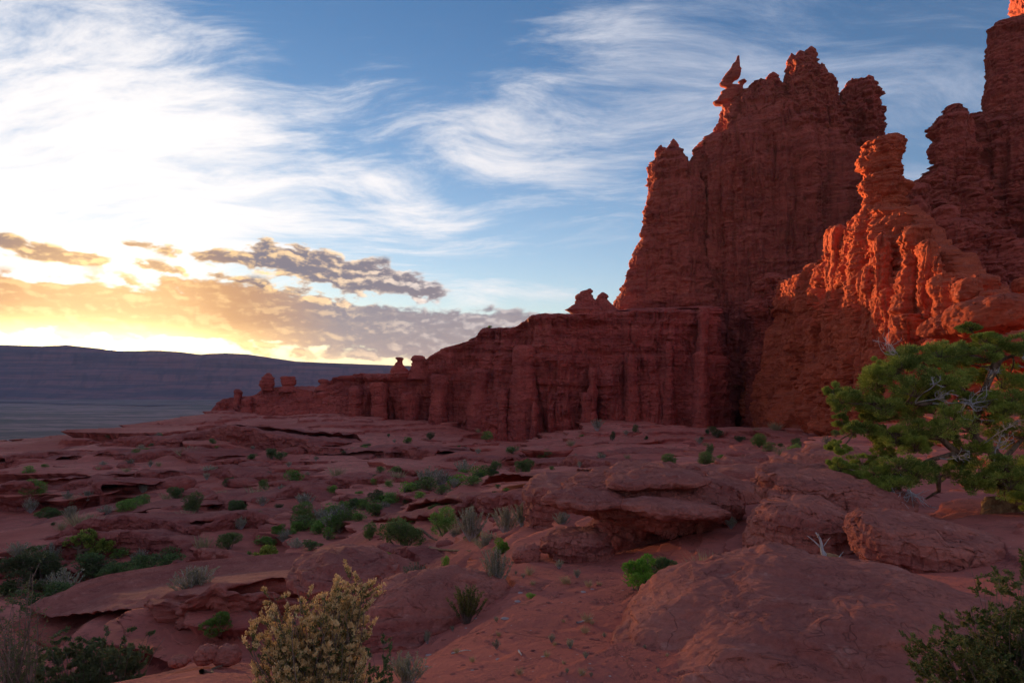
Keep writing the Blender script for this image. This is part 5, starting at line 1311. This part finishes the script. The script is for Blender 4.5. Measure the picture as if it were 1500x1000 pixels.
def big_juniper():
    g = np.random.default_rng(99)
    cl = [(1258, 588, 26, 17, 0.2), (1236, 590, 16, 15, 0.1), (1288, 600, 28, 18, -0.1), (1300, 562, 30, 22, 0.3), (1318, 540, 30, 20, 0.1), (1290, 548, 20, 18, 0.0), (1345, 528, 32, 18, 0.2), (1370, 522, 30, 18, -0.1), (1395, 530, 26, 18, 0.3),
          (1330, 572, 34, 22, -0.2), (1360, 556, 32, 22, -0.3), (1395, 556, 32, 20, 0.0), (1345, 600, 30, 18, 0.1), (1362, 618, 36, 24, -0.5), (1330, 628, 28, 18, -0.2), (1405, 520, 22, 14, 0.1), (1418, 516, 18, 14, 0.2), (1440, 524, 26, 14, 0.0),
          (1470, 510, 26, 16, 0.2), (1466, 496, 22, 9, 0.3), (1500, 504, 30, 16, 0.1), (1530, 510, 30, 22, 0.0), (1440, 590, 34, 18, -0.5), (1470, 596, 36, 22, -0.4), (1505, 590, 36, 26, -0.2), (1430, 600, 26, 15, -0.6), (1490, 560, 34, 22, 0.3), (1530, 556, 34, 30, 0.0),
          (1250, 632, 18, 12, 0.0), (1272, 628, 24, 13, 0.1), (1300, 640, 26, 18, -0.2), (1322, 650, 26, 18, -0.3), (1232, 658, 12, 9, 0.0), (1224, 684, 14, 14, -0.1), (1236, 694, 18, 12, -0.1), (1262, 690, 22, 16, -0.3), (1290, 676, 28, 20, -0.4), (1312, 690, 28, 18, -0.4),
          (1275, 705, 26, 16, -0.5), (1335, 690, 24, 18, -0.2), (1400, 688, 30, 18, -0.5), (1425, 696, 34, 22, -0.7), (1455, 682, 34, 22, -0.7), (1470, 706, 30, 20, -0.6), (1440, 716, 24, 12, -0.7), (1495, 690, 30, 26, -0.3), (1392, 706, 20, 14, -0.5), (1400, 640, 28, 16, 0.3), (1420, 655, 26, 16, -0.1),
          (1380, 580, 26, 16, 0.4), (1410, 575, 26, 18, 0.4), (1500, 640, 34, 26, 0.2), (1530, 620, 36, 40, 0.0), (1540, 680, 34, 40, 0.2), (1310, 610, 22, 14, 0.2), (1350, 655, 22, 14, 0.1), (1470, 730, 20, 9, -0.6), (1380, 600, 26, 16, 0.2)]
    trunk = [(1492, 762, 0.1), (1486, 735, 0.05), (1480, 700, 0.1), (1462, 660, 0.1), (1440, 640, 0.2), (1446, 600, 0.2), (1462, 560, 0.2), (1472, 530, 0.2)]
    limbs = [[(1462, 660, 0.1), (1430, 655, 0.0), (1395, 662, -0.1), (1350, 670, -0.2), (1300, 690, -0.3), (1250, 690, -0.2)],
             [(1445, 640, 0.2), (1410, 610, 0.2), (1380, 590, 0.1), (1340, 590, 0.0), (1300, 588, 0.1), (1250, 590, 0.1)],
             [(1446, 600, 0.2), (1420, 570, 0.2), (1390, 545, 0.2), (1350, 535, 0.2), (1310, 545, 0.2)],
             [(1395, 662, -0.1), (1370, 640, -0.1), (1340, 640, -0.1), (1290, 632, 0.0), (1250, 632, 0.0)],
             [(1480, 700, 0.1), (1455, 700, -0.2), (1425, 696, -0.4), (1400, 694, -0.5)],
             [(1462, 560, 0.2), (1480, 530, 0.2), (1510, 515, 0.1)],
             [(1470, 680, 0.1), (1500, 650, 0.1), (1530, 620, 0.0)],
             [(1492, 740, 0.1), (1540, 700, 0.2)],
             [(1350, 670, -0.2), (1362, 700, -0.2), (1368, 720, -0.1), (1355, 732, 0.0)]]
    Y = 9.5
    cl2 = [(a, b_, c*1.0, d*1.05, e) for a, b_, c, d, e in cl]+[(a+g.normal()*14, b_+g.normal()*10, c*0.8, d*0.8, e+g.uniform(0.1, 0.7)) for a, b_, c, d, e in cl]
    dl = [(1318, 505, 26, 0.2, 12), (1385, 588, 30, -0.55, 16), (1350, 580, 20, -0.5, 8), (1275, 722, 24, -0.6, 18), (1300, 716, 22, -0.6, 16), (1255, 726, 20, -0.6, 12), (1420, 640, 22, -0.6, 10), (1370, 660, 20, -0.6, 9), (1440, 545, 18, -0.2, 8), (1480, 530, 18, -0.3, 7), (1455, 728, 18, -0.7, 10), (1340, 560, 16, -0.5, 6), (1436, 620, 18, -0.6, 8)]
    o = juniper('juniper_tree', 'spreading green juniper with grey dead twigs at the right edge', Y, trunk, limbs, cl2, 31, 150, 0.034, 0.012, 0.085, 2, 1.0, dl)
    # gnarled root burl
    tb = []
    gg = np.random.default_rng(3)
    for k in range(9):
        a = (1418+k*2.0, 752-k*2.2, -0.25); b_ = (1452+k*3, 738-k*1.0, -0.2)
        A_ = np.array([xat(a[0], Y), Y+a[2]+0.02*k, zat(a[1]-3, Y)])-np.array(o.location); B_ = np.array([xat(b_[0], Y), Y+b_[2], zat(b_[1], Y)])-np.array(o.location)
        tb.append(tube(curve(A_, B_, gg, 10, 0.10), np.interp(np.linspace(0, 1, 10), [0, 0.1, 0.6, 1], [0.015, 0.05, 0.07, 0.08]), 9))
    for k in range(6):
        A_ = np.array([xat(1452+k*9, Y), Y-0.25+0.03*k, zat(758, Y)])-np.array(o.location); B_ = np.array([xat(1470+k*5, Y), Y+0.05, zat(715, Y)])-np.array(o.location)
        tb.append(tube(curve(A_, B_, gg, 9, 0.08), np.linspace(0.085, 0.05, 9), 8))
    V, Q = join(tb); link_mesh('root', V, Q, M['log'], o)
big_juniper()
P = hit(380, 866, 12)
juniper('juniper_tree', 'small juniper with a visible dark trunk above the golden shrub', P[1], [(378, 866, 0), (380, 850, 0), (382, 835, 0), (386, 815, 0)],
        [[(380, 850, 0), (366, 842, 0), (352, 842, 0)], [(382, 835, 0), (396, 850, 0), (402, 855, 0)]],
        [(352, 842, 15, 8, 0), (364, 836, 14, 8, 0), (382, 830, 16, 11, 0), (388, 815, 14, 9, 0), (394, 808, 10, 6, 0), (374, 822, 10, 8, 0), (358, 856, 16, 9, 0.2), (400, 852, 12, 9, 0)], 41, 26, 0.085*P[1]/18, 0.045*P[1]/18, 0.16*P[1]/18, 0, 2.0)
P = hit(122, 822, 14)
juniper('juniper_tree', 'leaning juniper with a pale twisted trunk on the left slope', P[1], [(122, 824, 0), (120, 812, 0), (117, 803, 0), (122, 796, 0)],
        [[(117, 803, 0), (106, 798, 0)], [(120, 806, 0), (140, 802, 0), (152, 806, 0)]],
        [(104, 796, 11, 6, 0), (116, 790, 12, 7, 0), (126, 783, 11, 7, 0), (132, 790, 10, 6, 0), (140, 802, 14, 9, 0), (152, 798, 12, 9, 0), (150, 808, 14, 8, 0)], 43, 24, 0.0038*P[1], 0.0022*P[1], 0.0055*P[1], 0, 5.0)

# ---- driftwood by the lens-shaped boulder, sticks on the dirt
def driftwood():
    g = np.random.default_rng(17); Y = 6.0
    def W(px, py, dy=0): return np.array([xat(px, Y), Y+dy, zat(py, Y)])
    base = W(1228, 836)
    o = empty('driftwood', base, 'weathered grey stump with bare branches on the smooth dome', 'driftwood')
    V, Q = tube(curve(W(1208, 818, 0.1)-base, W(1262, 833, -0.02)-base, g, 16, 0.03), np.interp(np.linspace(0, 1, 16), [0, 0.3, 0.8, 1], [0.03, 0.055, 0.045, 0.012]), 14)
    V = V+fbm(V[:, 0]*30, V[:, 1]*30, V[:, 2]*30, 3)[:, None]*0.018
    link_mesh('log', V, Q, M['log'], o)
    tb = []
    for a, b_, r0 in (((1215, 822), (1196, 780), 0.022), ((1210, 812), (1186, 786), 0.010), ((1214, 826), (1160, 822), 0.013), ((1205, 824), (1186, 816), 0.008), ((1240, 826), (1262, 826), 0.010), ((1206, 800), (1212, 784), 0.005), ((1222, 828), (1236, 808), 0.008), ((1198, 786), (1193, 776), 0.006)):
        tb.append(tube(curve(W(*a, 0.0)-base, W(*b_, g.uniform(-0.08, 0.08))-base, g, 9, 0.07), np.linspace(r0, r0*0.25, 9), 6))
    V, Q = join(tb); link_mesh('branch', V, Q, M['grey'], o)
    V, q, t = blob(W(1229, 830, -0.13)-base, (0.042, 0.035, 0.058), 77, 0.006, 24, 36, 2.2); link_mesh('knot', V, [q, t], M['grey'], o)
driftwood()
def sticks():
    g = np.random.default_rng(23)
    for i, (a, b_, r0, lab) in enumerate((((845, 913), (868, 908), 0.008, 'pale forked stick on the dirt left of the smooth dome'), ((662, 958), (690, 955), 0.006, 'thin stick lying at the bottom of the dirt slope'), ((760, 955), (764, 962), 0.008, 'short bent stick low on the dirt slope'),
                                         ((630, 802), (690, 808), 0.012, 'fallen grey branch below the sagebrush row'), ((610, 788), (655, 790), 0.012, 'fallen grey log beside the largest green clump'),
                                         ((295, 987), (345, 976), 0.02, 'dark curved branch on the bottom left ledge'), ((850, 990), (856, 985), 0.006, 'tiny pale twig near the bottom edge'))):
        A_ = hit(*a); B_ = hit(*b_); A_[2] += r0; B_[2] += r0*1.6
        V, Q = tube(curve(A_-A_, B_-A_, g, 9, 0.06), np.linspace(r0*(A_[1]/5), r0*0.4*(A_[1]/5), 9), 6)
        o = link_mesh('stick', V, Q, M['bark' if r0 > 0.01 else 'grey']); o.location = A_; tag(o, lab, 'stick')
sticks()

# ------------------------------------------------------------------ evening haze over the valley
def build_haze():
    x0, x1, y0, y1, z0, z1 = -18500, 18500, -18500, 18500, -320, 640
    V = np.array([(x, y, z) for z in (z0, z1) for y in (y0, y1) for x in (x0, x1)], float)
    q = np.array([[0, 2, 3, 1], [4, 5, 7, 6], [0, 1, 5, 4], [2, 6, 7, 3], [0, 4, 6, 2], [1, 3, 7, 5]])
    m = bpy.data.materials.new('evening_haze'); m.use_nodes = True; nt = m.node_tree; nt.nodes.clear()
    out = nt.nodes.new('ShaderNodeOutputMaterial'); v = nt.nodes.new('ShaderNodeVolumePrincipled')
    v.inputs['Color'].default_value = (0.72, 0.78, 1.0, 1); v.inputs['Density'].default_value = HAZE
    v.inputs['Anisotropy'].default_value = 0.0
    nt.links.new(v.outputs[0], out.inputs['Volume'])
    o = link_mesh('haze', V, q, m, smooth=False); tag(o, kind='stuff')
HAZE = 0.00002
build_haze()
